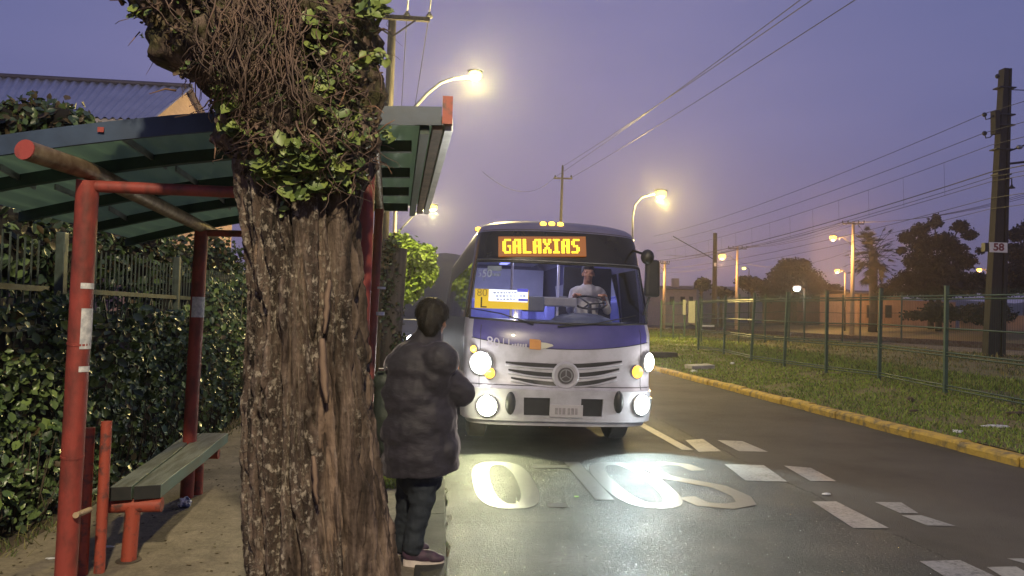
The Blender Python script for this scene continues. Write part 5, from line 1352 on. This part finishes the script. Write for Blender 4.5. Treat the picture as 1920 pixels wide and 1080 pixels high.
q = P(1081, 930, z=.01); o = MB().box((0, 0, 0), (.035, .03, .006)).build('paper_scrap', mat('lime_paper', (.35, .6, .2), (.3, .5, .18), 5, .5)); o.location = (q.x, q.y, .006); tag(o, 'tiny light-green scrap on the wet bus lane among the road letters', 'litter')
# ------------------------------------------------------------------ poles, lamps and wires
E['na'] = emit('sodium_lamp', (1, .52, .09), 4.5); E['hps'] = emit('warm_street_lamp', (1, .86, .22), 3.6); E['hps2'] = emit('amber_street_lamp', (1, .72, .13), 3.2); E['cool'] = emit('white_yard_lamp', (.92, 1, .95), 12)
def lamp_head(c, d, parent, e, r=.16, pw=0, col=(1, .72, .3), name='lamp_head'):
    d = Vector((d[0], d[1], 0)).normalized(); c = Vector(c); rot = Matrix((d, Vector((-d.y, d.x, 0)), Vector((0, 0, 1)))).transposed()
    hb = MB(); hb.ell(c + Vector((0, 0, r * .75)), (r * 1.5, r * .7, r * .4), rot); h = hb.build(name, M['galv'], parent, smooth=True)
    lb = MB(); lb.ell(c, (r * 1.2, r * 1.0, r * .95), rot); lb.build('lens', E[e], h, smooth=True)
    if pw:
        l = lamp('street_light', 'POINT', c + Vector((0, 0, -r - .05)) - wloc(parent), pw, col, parent, r); 
    return h
def pole(mb, base, top, r0, r1, n=12): mb.tube([base, Vector(base).lerp(Vector(top), .5), top], [r0, (r0 + r1) / 2, r1], n)
# timber utility pole with crossarm, braces, insulators and a street lamp on a long arm
U = 19.8
q = P(736, 30, y=U); base = Vector((q.x - .12, U, 0))
ut = empty('utility_pole', base); tag(ut, 'timber utility pole with a crossarm and a glowing street lamp on a curved arm', 'utility pole')
b = MB(); pole(b, base, q, .15, .105, 14); b.build('pole', M['wood_pole'], ut, smooth=True)
ca, cb_ = P(668, 32, y=U), P(806, 41, y=U)
MB().beam(ca + Vector((0, -.14, 0)), cb_ + Vector((0, -.14, 0)), .10, .11).build('crossarm', M['wood_pole'], ut)
for px in (690, 782): MB().beam(P(px, 42, y=U) + Vector((0, -.2, 0)), P(736, 72, y=U) + Vector((0, -.13, 0)), .01, .045).build('brace', M['wood_pole'], ut)
ins = []
for px, py in ((694, 24), (763, 26), (805, 28)):
    c = P(px, py, y=U - .14); ins.append(c); b = MB(); b.lathe([(.02, -.16), (.02, -.08), (.09, -.07), (.10, -.04), (.06, -.02), (.075, .01), (.04, .03), (.035, .07), (.0, .08)], c, 'Z', 14); b.build('insulator', mat('grey_insulator', (.16, .15, .16), (.1, .1, .1), 5, .35), ut, smooth=True, angle=50)
for py in (176, 197):
    c = P(723, py, y=U); b = MB(); b.ell(c, (.07, .07, .055)); b.tube([c, c + Vector((.15, 0, 0))], .015, 6); b.build('insulator', M['black'], ut, smooth=True)
arm = [P(742, 262, y=U), P(775, 204, y=U), P(800, 176, y=U), P(826, 155, y=U), P(850, 147, y=U), P(885, 143, y=U)]
MB().tube(arm, .045, 10).build('lamp_arm', M['galv'], ut, smooth=True)
lamp_head(P(891, 141, y=U), (1, -.05), ut, 'hps', .15, 4000, (1, .80, .30))
# second timber pole further on, with its lamp
U2 = 42.0
q = P(741, 395, y=U2); base2 = Vector((q.x, U2, 0)); u2_ = empty('utility_pole', base2); tag(u2_, 'far street-lamp pole seen under the road-side corner of the shelter roof', 'utility pole')
b = MB(); pole(b, base2, P(742, 352, y=U2), .14, .1); b.build('pole', M['pale_pole'], u2_, smooth=True)
MB().tube([P(743, 440, y=U2), P(760, 420, y=U2), P(782, 397, y=U2), P(806, 390, y=U2)], .05, 8).build('lamp_arm', M['galv'], u2_, smooth=True)
lamp_head(P(812, 389, y=U2), (1, 0), u2_, 'hps2', .2, 4500, (1, .82, .36))
# the lamp row runs on behind the viewer with the same spacing: the next one lights the trunk and the pavement
def street_lamp(base, top, arm, c, d, e, r, pw, col, label, pm, rb=.09, rt=.05):
    o = empty('street_lamp', base); tag(o, label, 'street lamp'); b = MB(); pole(b, base, top, rb, rt); b.build('pole', pm, o, smooth=True)
    MB().tube(arm, .045, 10).build('lamp_arm', pm, o, smooth=True); lamp_head(c, d, o, e, r, pw, col); return o
street_lamp((-1.6, -4.6, 0), (-1.6, -4.6, 7.0), [(-1.6, -4.6, 7), (-1.2, -4.6, 7.7), (-.3, -4.6, 8.0), (.7, -4.6, 8.05)], (.9, -4.6, 8.05), (1, 0), 'hps', .2, 6400, (1, .84, .56), 'street lamp behind the viewer, next in the row on the pavement side', M['galv'])
# curved steel lamp over the bus's far corner
L = 38.0
c = P(1239, 364, y=L); bx = P(1186, 450, y=L)
street_lamp((bx.x, L, .2), bx, [bx, P(1186, 410, y=L), P(1190, 385, y=L), P(1203, 370, y=L), P(1222, 364, y=L), P(1232, 363, y=L)], c, (1, 0), 'hps2', .26, 6500, (1, .74, .22), 'curved steel street lamp with an amber glow rising beyond the roof of the bus', M['galv'], .1, .07)
# mid pole with a short crossarm straight behind the bus
Mp = 42.0; q = P(1055, 313, y=Mp); mp_ = empty('utility_pole', (P(1051, 420, y=Mp).x, Mp, 0)); tag(mp_, 'slender pole with a short crossarm standing up behind the bus roof', 'utility pole')
b = MB(); pole(b, (mp_.location.x - .1, Mp, 0), q, .13, .06); b.build('pole', M['wood_pole'], mp_, smooth=True)
MB().beam(P(1038, 334, y=Mp), P(1073, 335, y=Mp), .08, .08).build('crossarm', M['wood_pole'], mp_)
for px in (1041, 1055, 1071): MB().ell(P(px, 331 if px != 1055 else 312, y=Mp), (.05, .05, .09)).build('insulator', M['black'], mp_, smooth=True)

# railway masts
def wire_thing(name, pts, r, label, group, m='wire'):
    b = MB(); b.tube(pts, r, 5); o = b.build(name, M[m], base=tuple(Vector(pts[0]))); tag(o, label, 'wire', group); return o
def sag(a, c, s, n=16): a, c = Vector(a), Vector(c); return [a.lerp(c, t) + Vector((0, 0, -4 * s * t * (1 - t))) for t in np.linspace(0, 1, n)]
K = 29.0
mb_, mt = P(1863, 682, y=K), P(1885, 130, y=K); mb_.z = vz(mb_.x, K) - .05
ms = empty('railway_mast', mb_); tag(ms, 'tall tapered concrete railway mast carrying a white plate numbered 58', 'mast')
b = MB(); 
for sx in (-1, 1):
    def sec(p, hw): return [(p.x + sx * hw * .5 - hw * .5, p.y - .16, p.z), (p.x + sx * hw * .5 + hw * .5, p.y - .16, p.z), (p.x + sx * hw * .5 + hw * .5, p.y + .16, p.z), (p.x + sx * hw * .5 - hw * .5, p.y + .16, p.z)]
h0, h1 = .40, .17
vs = []
for t in np.linspace(0, 1, 9):
    p = mb_.lerp(mt, t); hw = h0 + (h1 - h0) * t
    # H-section: two flanges and a web
    vs += [(p.x - hw, p.y - .17, p.z), (p.x + hw * .25, p.y - .17, p.z), (p.x + hw * .25, p.y - .09, p.z), (p.x + hw * .55, p.y - .09, p.z), (p.x + hw * .55, p.y - .17, p.z), (p.x + hw, p.y - .17, p.z), (p.x + hw, p.y + .17, p.z), (p.x - hw, p.y + .17, p.z)]
fs = [tuple(range(7, -1, -1)), tuple(range(64, 72))]
for j in range(8): fs += [(8 * j + i, 8 * j + (i + 1) % 8, 8 * j + 8 + (i + 1) % 8, 8 * j + 8 + i) for i in range(8)]
b.add(vs, fs); b.build('pole', M['conc_pole'], ms)
pc_ = P(1872, 464, y=K - .22); pw_ = 38 / 1400 * K; ph_ = 20 / 1400 * K
pl8 = MB().box(pc_, (pw_, .03, ph_)).build('number_plate', mat('white_enamel', (.80, .78, .76), (.74, .72, .70), 6, .35), ms, bevel=.005)
text_mesh('58', .42, (1, 0, 0), (0, 0, 1), pc_ + Vector((0, -.02, -.0)), 'lettering', mat('dark_red_enamel', (.22, .05, .05), (.2, .04, .04), 6, .4), pl8, False, .003, True, .014, 1.15)
MB().box(pc_ + Vector((-.5, .12, 0)), (.16, .22, .36)).build('plate_bracket', M['black'], ms)
bxp = P(1866, 230, y=K - .1); MB().box(bxp, (.2, .3, .98)).build('side_block', M['conc_pole'], ms, bevel=.01)
for py in (215, 250):
    c = P(1846, py, y=K - .1); b = MB(); b.ell(c, (.10, .08, .10)); b.tube([c + Vector((0, 0, .0)), c + Vector((.06, 0, -.2)), c + Vector((.25, 0, -.15)), c + Vector((.4, 0, -.0))], .025, 6); b.build('insulator', M['black'], ms, smooth=True)
c = P(1870, 143, y=K - .1); MB().ell(c, (.09, .08, .1)).build('insulator', M['black'], ms, smooth=True)
for py, dx in ((167, 12), (219, 16), (239, 16), (286, -20), (334, 0)):
    p = mb_.lerp(mt, (682 - py) / 552); MB().box(p + Vector((0, -.0, 0)), (.62 + abs(dx) * .01, .42, .05)).build('band', M['black'], ms)
c = P(1897, 352, y=K - .2); MB().tube([P(1888, 334, y=K - .2), P(1897, 335, y=K - .2), c], .025, 6).build('hook', M['black'], ms, smooth=True)
MB().lathe([(.03, .14), (.06, .06), (.13, .0), (.12, -.03), (.0, -.04)], c, 'Z', 12).build('insulator', M['black'], ms, smooth=True)
# stay wires and cantilevers going right to the tracks
for (x0, y0), (x1, y1), r, l in (((1890, 168), (1990, 172), .02, 'thin stay wire running right from the top of the 58 mast'), ((1885, 286), (1990, 246), .035, 'dark cantilever rod with insulators rising right from the 58 mast'), ((1883, 308), (1990, 296), .05, 'thick dark cantilever tube running right from the 58 mast')):
    wire_thing('cantilever', [P(x0, y0, y=K), P(x1, y1, y=K)], r, l, None); bpy.context.scene.collection.objects[-1]['category'] = 'cantilever' if r > .02 else 'wire'
b = MB()
for t in (.25, .42): 
    p = P(1885, 286, y=K).lerp(P(1990, 246, y=K), t); b.lathe([(.05, -.12), (.09, -.05), (.09, .05), (.05, .12)], p, 'X', 10)
b.build('insulator', M['galv'], ms, smooth=True)
# long wires parallel with the track, hung between masts
span = [(-18, 29), (29, 76)]
wl_ = []
def long_wire(px, py, r, label, group='overhead wires along the railway', s=.9, y1=78.0, dxe=0, dze=0):
    p = P(px, py, y=K); f = Vector((p.x + dxe, y1, p.z + dze)); bk = Vector((p.x, -18, p.z))
    pts = sag(bk, p, s)[:-1] + sag(p, f, s); o = wire_thing('overhead_wire', pts, r, label, group); wl_.append((p, f)); return o
names = ['uppermost railway wire, passing the top insulator of the 58 mast', 'second railway wire, passing the lower insulator of the 58 mast', 'carrier wire with droppers crossing just below the mast insulators', 'thick dark feeder wire crossing at the middle of the 58 mast', 'railway wire just under the thick dark feeder', 'contact wire hanging below the thick feeder', 'lower thin wire level with the hook of the 58 mast', 'lowest thin railway wire above the number plate']
for (px, py, r, dz), l in zip(((1846, 213, .014, 0), (1846, 249, .014, 0), (1858, 272, .013, -.3), (1860, 322, .024, -.2), (1860, 332, .014, -.2), (1860, 340, .014, 0), (1855, 372, .014, 0), (1855, 392, .012, 0)), names): long_wire(px, py, r, l, dze=dz, s=.55)
# droppers between carrier and contact wire
dr_a, dr_b = wl_[2], wl_[5]
for i in range(14):
    t = .06 + i * .062; a = sag(*dr_a, .55, 2001)[int(t * 2000)]; c = sag(*dr_b, .55, 2001)[int(t * 2000)]
    o = MB().tube([a, c], .006, 4).build('dropper', M['wire'], base=tuple(a)); tag(o, 'thin dropper hanging between the carrier wire and the contact wire', 'wire', 'droppers of the railway catenary')
# second mast, lamp poles beyond the tracks
Y2 = 70.0; q = P(1341, 437, y=Y2); m2 = empty('railway_mast', (q.x, Y2, vz(q.x, Y2))); tag(m2, 'dark distant railway mast with a small white plate behind the far fence', 'mast')
b = MB(); pole(b, (q.x, Y2, vz(q.x, Y2)), q, .27, .2, 4); b.build('pole', M['conc_pole'], m2); MB().box(P(1341, 496, y=Y2 - .35), (.22, .03, .34)).build('plate', M['white'], m2)
wire_thing('stay_wire', [P(1338, 486, y=Y2), P(1262, 443, y=Y2)], .05, 'dark stay rising left from the distant railway mast', None)
def lamp_pole(px, top, bot, Y, lampxy, e, r, pw, label, split, arms=(-20, 20)):
    q = P(px, top, y=Y); bs = P(px - 3, bot, y=Y); gz = vz(bs.x, Y) - .2; bs = Vector((bs.x, Y, min(gz, bs.z)))
    o = empty('utility_pole', bs); tag(o, label, 'utility pole', None); b = MB(); pole(b, bs, q, .19, .11); b.build('pole', M['pale_pole'], o, smooth=True)
    ar = MB(); ar.beam(P(px + arms[0], top + 4, y=Y - .2), P(px + arms[1], top + 5, y=Y - .2), .09, .09); ar.build('crossarm', M['wood_pole'], o)
    for dx in (arms[0], arms[0] / 2, arms[1] / 2, arms[1]): MB().ell(P(px + dx, top + 1, y=Y - .2), (.06, .06, .12)).build('insulator', M['black'], o, smooth=True)
    if lampxy:
        c = P(*lampxy, y=Y - .3); MB().tube([P(px, split, y=Y), P((px + lampxy[0]) / 2, lampxy[1] - 1, y=Y - .2), c], .04, 8).build('lamp_arm', M['galv'], o, smooth=True); lamp_head(c, (-1 if lampxy[0] < px else 1, 0), o, e, r, pw, (1, .5, .14))
    return o
lamp_pole(1600, 415, 617, 58, (1562, 446), 'na', .24, 3200, 'pale concrete pole with an orange lamp on its left, in front of the palm', 462)
lamp_pole(1383, 462, 607, 80, (1354, 481), 'na', .34, 2600, 'pale concrete pole with an orange lamp on its left, beside the distant dark mast', 492, (-17, 17))
lamp_pole(1247, 490, 600, 72, (1226, 499), 'na', .28, 1400, 'short pale pole with an orange lamp just right of the bus mirror', 510, (-8, 8))
def far_lamp(px, py, Y, r, e, pw, label, col=(1, .5, .14)):
    c = P(px, py, y=Y); o = empty('street_lamp', (c.x + .8, Y, vz(c.x, Y))); tag(o, label, 'street lamp'); b = MB(); pole(b, (c.x + .8, Y, vz(c.x, Y)), (c.x + .8, Y, c.z - .1), .1, .06, 8); b.build('pole', M['wood_pole'], o, smooth=True)
    MB().tube([(c.x + .8, Y, c.z - .1), (c.x + .5, Y, c.z + .1), c], .05, 6).build('lamp_arm', M['wood_pole'], o, smooth=True); lamp_head(c, (-1, 0), o, e, r, pw, col)
far_lamp(1570, 508, 71, .22, 'na', 3000, 'small orange street lamp left of the palm, below the brighter one')
far_lamp(1395, 503, 110, .26, 'hps', 0, 'tiny pale street lamp just right of the distant lamp pole')
far_lamp(1494, 541, 74, .30, 'cool', 350, 'white yard lamp in front of the round dark tree', (.9, 1, .95))
far_lamp(1836, 506, 66, .20, 'na', 500, 'small amber lamp in the dark tree beside the 58 mast')

# street wires on the left pole and overhead
for k, (c, (px, py)) in enumerate(zip(ins[1:], ((768, -40), (812, -60)))):
    nxt = (P(752, 205, y=34) if k == 0 else P(793, 205, y=34))
    near = P(px + 0, py, y=9.0); wire_thing('overhead_wire', sag(near, c + Vector((0, 0, .08)), .1)[:-1] + sag(c + Vector((0, 0, .08)), (P(744, 330, y=U2) if k == 0 else P(752, 330, y=U2)), .5), .013, ('street wire over the middle insulator of the timber pole', 'street wire over the right insulator of the timber pole')[k], 'street wires at the left pole')
c = ins[0]; wire_thing('overhead_wire', sag(P(712, -60, y=9), c, .1)[:-1] + sag(c, P(738, 330, y=U2), .5), .013, 'street wire over the left insulator of the timber pole, against the trunk', 'street wires at the left pole')
for (px, py), Yn, tgt, l in (((1492, -12), 17.5, (1041, 332), 'left one of the close pair of wires crossing the open sky'), ((1512, -12), 17.0, (1055, 312), 'right one of the close pair of wires crossing the open sky'), ((1592, -12), 16.5, (1072, 333), 'single wire crossing the open sky right of the close pair')):
    a = P(*tgt, y=Mp); n_ = P(px, py, y=Yn); d = (n_ - a); far_end = a + d * 1.75
    wire_thing('overhead_wire', sag(a, far_end, .25, 24), .012, l, 'wires crossing the open sky')
wire_thing('overhead_wire', sag(P(1038, 334, y=Mp), P(905, 322, y=30), .8), .010, 'short slack wire in the sky left of the slender pole', None)
wire_thing('overhead_wire', sag(P(1600, 468, y=58), P(1383, 490, y=80), 1.0), .014, 'slack wire between the two pale concrete lamp poles', None)
for k, dz in enumerate((-18, 0, 18)):
    wire_thing('overhead_wire', sag(P(1600 + dz, 416, y=58), P(1383 + dz * .8, 464, y=80), .5)[:-1] + sag(P(1383 + dz * .8, 464, y=80), P(1250 + dz * .4, 478, y=110), .5), .016, ('left', 'middle', 'right')[k] + ' of the three wires strung along the pale concrete poles', 'wires along the pale concrete poles')
    wire_thing('overhead_wire', sag(P(1600 + dz, 416, y=58), P(2000, 350 - 6 * k, y=37), .6), .014, ('uppermost', 'middle', 'lowest')[2 - k] + ' of three thin wires rising right from the pale concrete pole', 'wires rising right from the pale pole')

# ------------------------------------------------------------------ mesh fence along the verge
mf = empty('mesh_fence', (12, 16, .2)); tag(mf, 'green welded-mesh fence along the verge, nearest one to the road', 'fence')
fp = [((1912, 770), (1921, 533)), ((1772, 738), (1775, 541)), ((1648, 712), (1652, 545)), ((1549, 699), (1551, 549)), ((1470, 687), (1477, 551)), ((1408, 677), (1415, 553)), ((1357, 664), (1361, 556)), ((1309, 657), (1313, 559))]
posts = []
for i, (bp, tp) in enumerate(fp):
    if i == 0: continue
    q = P(*bp, z=.25)
    for _ in range(6): q = P(*bp, z=vz(q.x, q.y))
    t = P(*tp, y=q.y); posts.append((q, t))
d0 = posts[0][0] - posts[1][0]; d1 = posts[0][1] - posts[1][1]
posts.insert(0, (posts[0][0] + d0, posts[0][1] + d1)); posts.insert(0, (posts[0][0] + d0, posts[0][1] + d1))
def fence_panel(a0, a1, c0, c1, nvert, parent, heights=(.05, .08, .36, .39, .62, .90, .93), r=.016, name='mesh_panel'):
    b = MB()
    for h in heights: b.tube([a0.lerp(a1, h), c0.lerp(c1, h)], r, 4)
    for i in range(1, nvert):
        t = i / nvert; p, q = a0.lerp(c0, t), a1.lerp(c1, t); b.tube([p.lerp(q, .04), p.lerp(q, .985)], .0023, 3, False)
    return b.build(name, M['fence_green'], parent)
for (q, t) in posts:
    b = MB(); b.beam(q + Vector((0, 0, -.1)), t + Vector((0, 0, .04)), .075, .06, (0, 1, 0)); b.build('post', M['fence_green'], mf)
    MB().box(t + Vector((0, 0, .05)), (.085, .07, .025)).build('post_cap', M['fence_green'], mf)
for (q0, t0), (q1, t1) in zip(posts, posts[1:]): fence_panel(q0, t0, q1, t1, 42, mf)
# cross fence by the tracks
cf = empty('mesh_fence', (18, 39, .4)); tag(cf, 'further green mesh fence running across towards the railway, behind the first one', 'fence')
cps = []
for px, bp, tp in ((1316, 655, 560), (1386, 652, 552), (1435, 653, 552), (1480, 649, 547), (1509, 651, 550), (1580, 645, 553), (1613, 642, 552), (1690, 640, 548)):
    Yc = 38.5 + (px - 1316) * .012; t = P(px + 1, tp, y=Yc); q = Vector((t.x - .05, Yc, vz(t.x, Yc))); cps.append((q, t)); MB().beam(q, t, .075, .06, (0, 1, 0)).build('post', M['fence_green'], cf)
for (q0, t0), (q1, t1) in zip(cps, cps[1:]): fence_panel(q0, t0, q1, t1, 24, cf)
# gate beside the bus with two notices
gf = empty('mesh_gate', (P(1270, 650, y=43).x, 43, .4)); tag(gf, 'dim mesh gate between the bus and the first fence post', 'gate'); gp = []
for px in (1240, 1263, 1284, 1306): t = P(px, 563, y=43); q = Vector((t.x, 43, vz(t.x, 43))); gp.append((q, t)); MB().beam(q, t, .08, .08, (0, 1, 0)).build('post', M['fence_green'], gf)
for (q0, t0), (q1, t1) in zip(gp, gp[1:]): fence_panel(q0, t0, q1, t1, 24, gf)
for px, py, w_, h_, l in ((1297, 585, 13, 42, 'taller white notice board on the mesh gate'), (1283, 576, 6, 29, 'narrow white notice on the gate post, left of the taller notice')):
    c = P(px, py, y=42.9); o = MB().box(c, (w_ / 1400 * 43, .03, h_ / 1400 * 43)).build('notice', mat('pale_notice', (.34, .34, .30), (.28, .29, .25), 8, .5), base=tuple(c)); tag(o, l, 'notice')
c = P(1328, 611, y=38.2); o = MB().box(c, (24 / 1400 * 38, .03, .09)).build('name_strip', M['white'], base=tuple(c)); tag(o, 'thin white strip plate wired to the mesh of the far fence', 'plate')

# ------------------------------------------------------------------ trees and houses beyond the railway
def crown(px, py, Y, rw, rh, n, label, kind='far_tree', lobes=9, size=.45, trunk_px=None, group='trees beyond the railway', seed=0, mats=None, shape=None):
    random.seed(seed); q = P(px, py, y=Y); k = Y / 1400; gz = vz(q.x, Y) if Y < 130 else 0
    lob = []
    if shape: lob = [(tuple(P(x, y_, y=Y + random.uniform(-1, 1) * r * k * .6)), (r * k, r * k, r * k * .8)) for x, y_, r in shape]
    else:
        for i in range(lobes):
            a = random.uniform(0, math.pi); d = random.uniform(.2, .72); r = random.uniform(.36, .56)
            lob.append(((q.x + math.cos(a) * rw * k * d, Y + random.uniform(-.5, .5) * rw * k, q.z + math.sin(a) * rh * k * d - rh * k * .1), (rw * k * r, rw * k * r, rh * k * r)))
        lob.append(((q.x, Y, q.z), (rw * k * .7, rw * k * .6, rh * k * .7)))
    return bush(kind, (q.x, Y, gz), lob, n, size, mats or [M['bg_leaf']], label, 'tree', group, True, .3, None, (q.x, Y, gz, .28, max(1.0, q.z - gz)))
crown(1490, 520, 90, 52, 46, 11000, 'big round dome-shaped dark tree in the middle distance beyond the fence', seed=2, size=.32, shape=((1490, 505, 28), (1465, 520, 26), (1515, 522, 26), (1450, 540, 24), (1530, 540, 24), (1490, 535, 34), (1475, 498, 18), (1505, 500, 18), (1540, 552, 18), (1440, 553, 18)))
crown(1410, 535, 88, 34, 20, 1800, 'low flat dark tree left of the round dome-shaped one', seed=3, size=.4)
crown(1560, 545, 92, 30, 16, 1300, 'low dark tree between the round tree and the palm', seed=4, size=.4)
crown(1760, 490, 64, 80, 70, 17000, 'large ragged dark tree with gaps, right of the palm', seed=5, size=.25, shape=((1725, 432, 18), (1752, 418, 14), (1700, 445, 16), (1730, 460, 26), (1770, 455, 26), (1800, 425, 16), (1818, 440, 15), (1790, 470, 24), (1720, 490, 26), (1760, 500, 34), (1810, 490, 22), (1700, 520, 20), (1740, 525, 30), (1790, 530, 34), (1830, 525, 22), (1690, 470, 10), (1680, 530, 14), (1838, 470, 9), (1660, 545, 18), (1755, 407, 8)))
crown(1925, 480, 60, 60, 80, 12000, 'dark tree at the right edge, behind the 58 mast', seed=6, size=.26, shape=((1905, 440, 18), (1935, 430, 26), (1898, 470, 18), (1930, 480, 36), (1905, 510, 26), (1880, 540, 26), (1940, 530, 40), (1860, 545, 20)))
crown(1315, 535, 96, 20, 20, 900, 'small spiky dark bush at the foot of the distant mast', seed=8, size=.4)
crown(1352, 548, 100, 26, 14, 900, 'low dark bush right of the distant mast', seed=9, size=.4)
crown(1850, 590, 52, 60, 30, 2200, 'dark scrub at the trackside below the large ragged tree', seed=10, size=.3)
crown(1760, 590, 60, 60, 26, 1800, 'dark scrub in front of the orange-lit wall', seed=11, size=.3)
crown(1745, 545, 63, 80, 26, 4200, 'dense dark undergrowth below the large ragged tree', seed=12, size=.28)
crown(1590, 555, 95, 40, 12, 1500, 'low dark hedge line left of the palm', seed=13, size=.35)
random.seed(99)
# fan palm
Yp = 66; q = P(1636, 560, y=Yp); pt_ = empty('palm_tree', (q.x, Yp, vz(q.x, Yp))); tag(pt_, 'shaggy dark fan palm right of the pale lamp pole', 'tree', 'trees beyond the railway')
hd = P(1637, 470, y=Yp); MB().tube([(q.x, Yp, vz(q.x, Yp)), (q.x + .1, Yp, 3), hd], [.42, .36, .4], 10).build('trunk', M['wood_pole'], pt_, smooth=True)
b = MB()
for i in range(120):
    a = random.uniform(0, 2 * math.pi); e = random.uniform(-1.15, 1.35); Ls = random.uniform(1.5, 2.3) * (1.0 if e > -.2 else .85); hh = hd + Vector((0, 0, random.uniform(-1.6, .4)))
    d = Vector((math.cos(a) * math.cos(e), math.sin(a) * math.cos(e), math.sin(e))); tip = hh + d * Ls; b.tube([hh, tip], [.03, .015], 4)
    sd = d.cross(Vector((0, 0, 1))); sd = sd.normalized() if sd.length > .05 else Vector((1, 0, 0)); u_ = sd.cross(d)
    for k in range(13):
        t = (k - 6) / 6 * 1.25; v = (d * math.cos(t) + sd * math.sin(t)); bl = tip + v * random.uniform(.55, .85) + Vector((0, 0, -.14)); w_ = u_.cross(v) * .06
        b.add([tip - w_, tip + w_, bl], [(0, 1, 2)])
b.build('crown', M['bg_leaf'], pt_)
# low houses
def house(x0, x1, ytop, ybot, Y, depth, label, wall, roofz=None, slope=8):
    a, c = P(x0, ytop, y=Y), P(x1, ytop, y=Y); gz = vz(a.x, Y) - .3; h = a.z
    o = empty('house', ((a.x + c.x) / 2, Y, gz)); tag(o, label, 'house', None)
    MB().box(((a.x + c.x) / 2, Y + depth / 2, (h + gz) / 2), (c.x - a.x, depth, h - gz)).build('wall', wall, o)
    b = MB(); xm0, xm1 = a.x - .4, c.x + .4; rz = h + slope / 1400 * Y; b.add([(xm0, Y - .4, h - .05), (xm1, Y - .4, h - .05), (xm1, Y + depth / 2, rz), (xm0, Y + depth / 2, rz), (xm0, Y + depth + .4, h - .05), (xm1, Y + depth + .4, h - .05)], [(0, 1, 2, 3), (3, 2, 5, 4)])
    r = b.build('roof', mat('dull_roof', (.12, .09, .08), (.09, .07, .06), 2, .8), o); r.modifiers.new('t', 'SOLIDIFY').thickness = .1
    return o, a, c, h, gz
M['ochre'] = mat('ochre_wall', (.42, .27, .17), (.35, .22, .14), 1.2, .85); M['cream'] = mat('cream_wall', (.48, .38, .30), (.4, .32, .25), 1.2, .85)
hA = house(1608, 1690, 549, 640, 76, 8, 'orange-lit low house behind the palm and the pale lamp pole', M['ochre'])
hB = house(1248, 1306, 541, 600, 115, 10, 'low pinkish house just right of the bus', M['cream'])
for x0, x1, l in ((1625, 1640, 0), (1660, 1672, 0)):
    a, c = P(x0, 572, y=75.95), P(x1, 596, y=75.95); fr = MB().box((a + c) / 2, (c.x - a.x, .06, a.z - c.z)).build('window', M['wood_pole'], hA[0]); MB().box((a + c) / 2 + Vector((0, -.04, 0)), (c.x - a.x - .2, .03, a.z - c.z - .2)).build('pane', M['black'], fr)
for x0, x1, y0, y1 in ((1256, 1264, 556, 572), (1276, 1284, 556, 572), (1292, 1299, 556, 590)):
    a, c = P(x0, y0, y=114.9), P(x1, y1, y=114.9); fr = MB().box((a + c) / 2, (c.x - a.x, .1, a.z - c.z)).build('window', M['wood_pole'], hB[0]); MB().box((a + c) / 2 + Vector((0, -.07, 0)), (c.x - a.x - .2, .05, a.z - c.z - .2)).build('pane', M['black'], fr)
ch = P(1266, 534, y=118); MB().box(ch, (1.0, 1.0, 2.0)).build('chimney', M['cream'], hB[0])
def wall(x0, x1, ytop, Y, label, m, yaw=0):
    a, c = P(x0, ytop, y=Y), P(x1, ytop, y=Y + yaw); g = vz(a.x, Y) - .3
    b = MB(); b.beam(Vector((a.x, Y, (a.z + g) / 2)), Vector((c.x, Y + yaw, (a.z + g) / 2)), .2, a.z - g); b.beam(Vector((a.x, Y, a.z + .05)), Vector((c.x, Y + yaw, a.z + .05)), .3, .1)
    o = b.build('boundary_wall', m, base=(a.x, Y, g)); tag(o, label, 'wall')
wall(1430, 1600, 560, 97, 'low dim wall in front of the round dark tree', mat('dim_wall', (.20, .14, .10), (.15, .10, .08), 1.5, .9))
wall(1690, 1790, 565, 72, 'orange-lit boundary wall right of the orange house', M['ochre'], 2)
wall(1800, 2100, 592, 60, 'low orange-lit trackside wall behind the 58 mast', M['ochre'], -4)
# wooded hill far off
b = MB(); vs = []; fs = []; nxh = 90
for i in range(nxh + 1):
    x = -160 + 500 * i / nxh
    hpx = 16 + 18 * math.exp(-((x + 5) / 45) ** 2) + 5 * math.exp(-((x - 150) / 60) ** 2) + 1.2 * noise.noise(Vector((x * .06, 0, 0))) + .7 * noise.noise(Vector((x * .3, 0, 3)))
    for k, (yy, f) in enumerate(((330, 0), (350, .8), (380, 1), (460, 0))): vs.append((x, yy + 10 * noise.noise(Vector((x * .03, k, 0))), -1 + hpx * f))
for i in range(nxh):
    for k in range(3): a = i * 4 + k; fs.append((a, a + 4, a + 5, a + 1))
b.add(vs, fs); o = b.build('hills', mat('wooded_hill', (.055, .055, .05), (.04, .042, .038), .05, .95), smooth=True); o['kind'] = 'structure'
# ------------------------------------------------------------------ thin haze, added to give the lamps halos
hz = MB().box((60, 225, 28), (560, 560, 60)).build('haze', [])
hm = bpy.data.materials.new('halo_haze'); hm.use_nodes = True; hn = hm.node_tree; hn.nodes.remove(hn.nodes["Principled BSDF"])
pv = N(hn, 'ShaderNodeVolumePrincipled'); pv.inputs['Color'].default_value = (.9, .9, .92, 1); pv.inputs['Density'].default_value = .0012; pv.inputs['Anisotropy'].default_value = .84
hn.links.new(pv.outputs[0], hn.nodes["Material Output"].inputs['Volume']); hz.data.materials.clear(); hz.data.materials.append(hm); hz['kind'] = 'stuff'; hz['label'] = 'thin haze added over the street to give the lamps halos'
scene.cycles.volume_bounces = 0
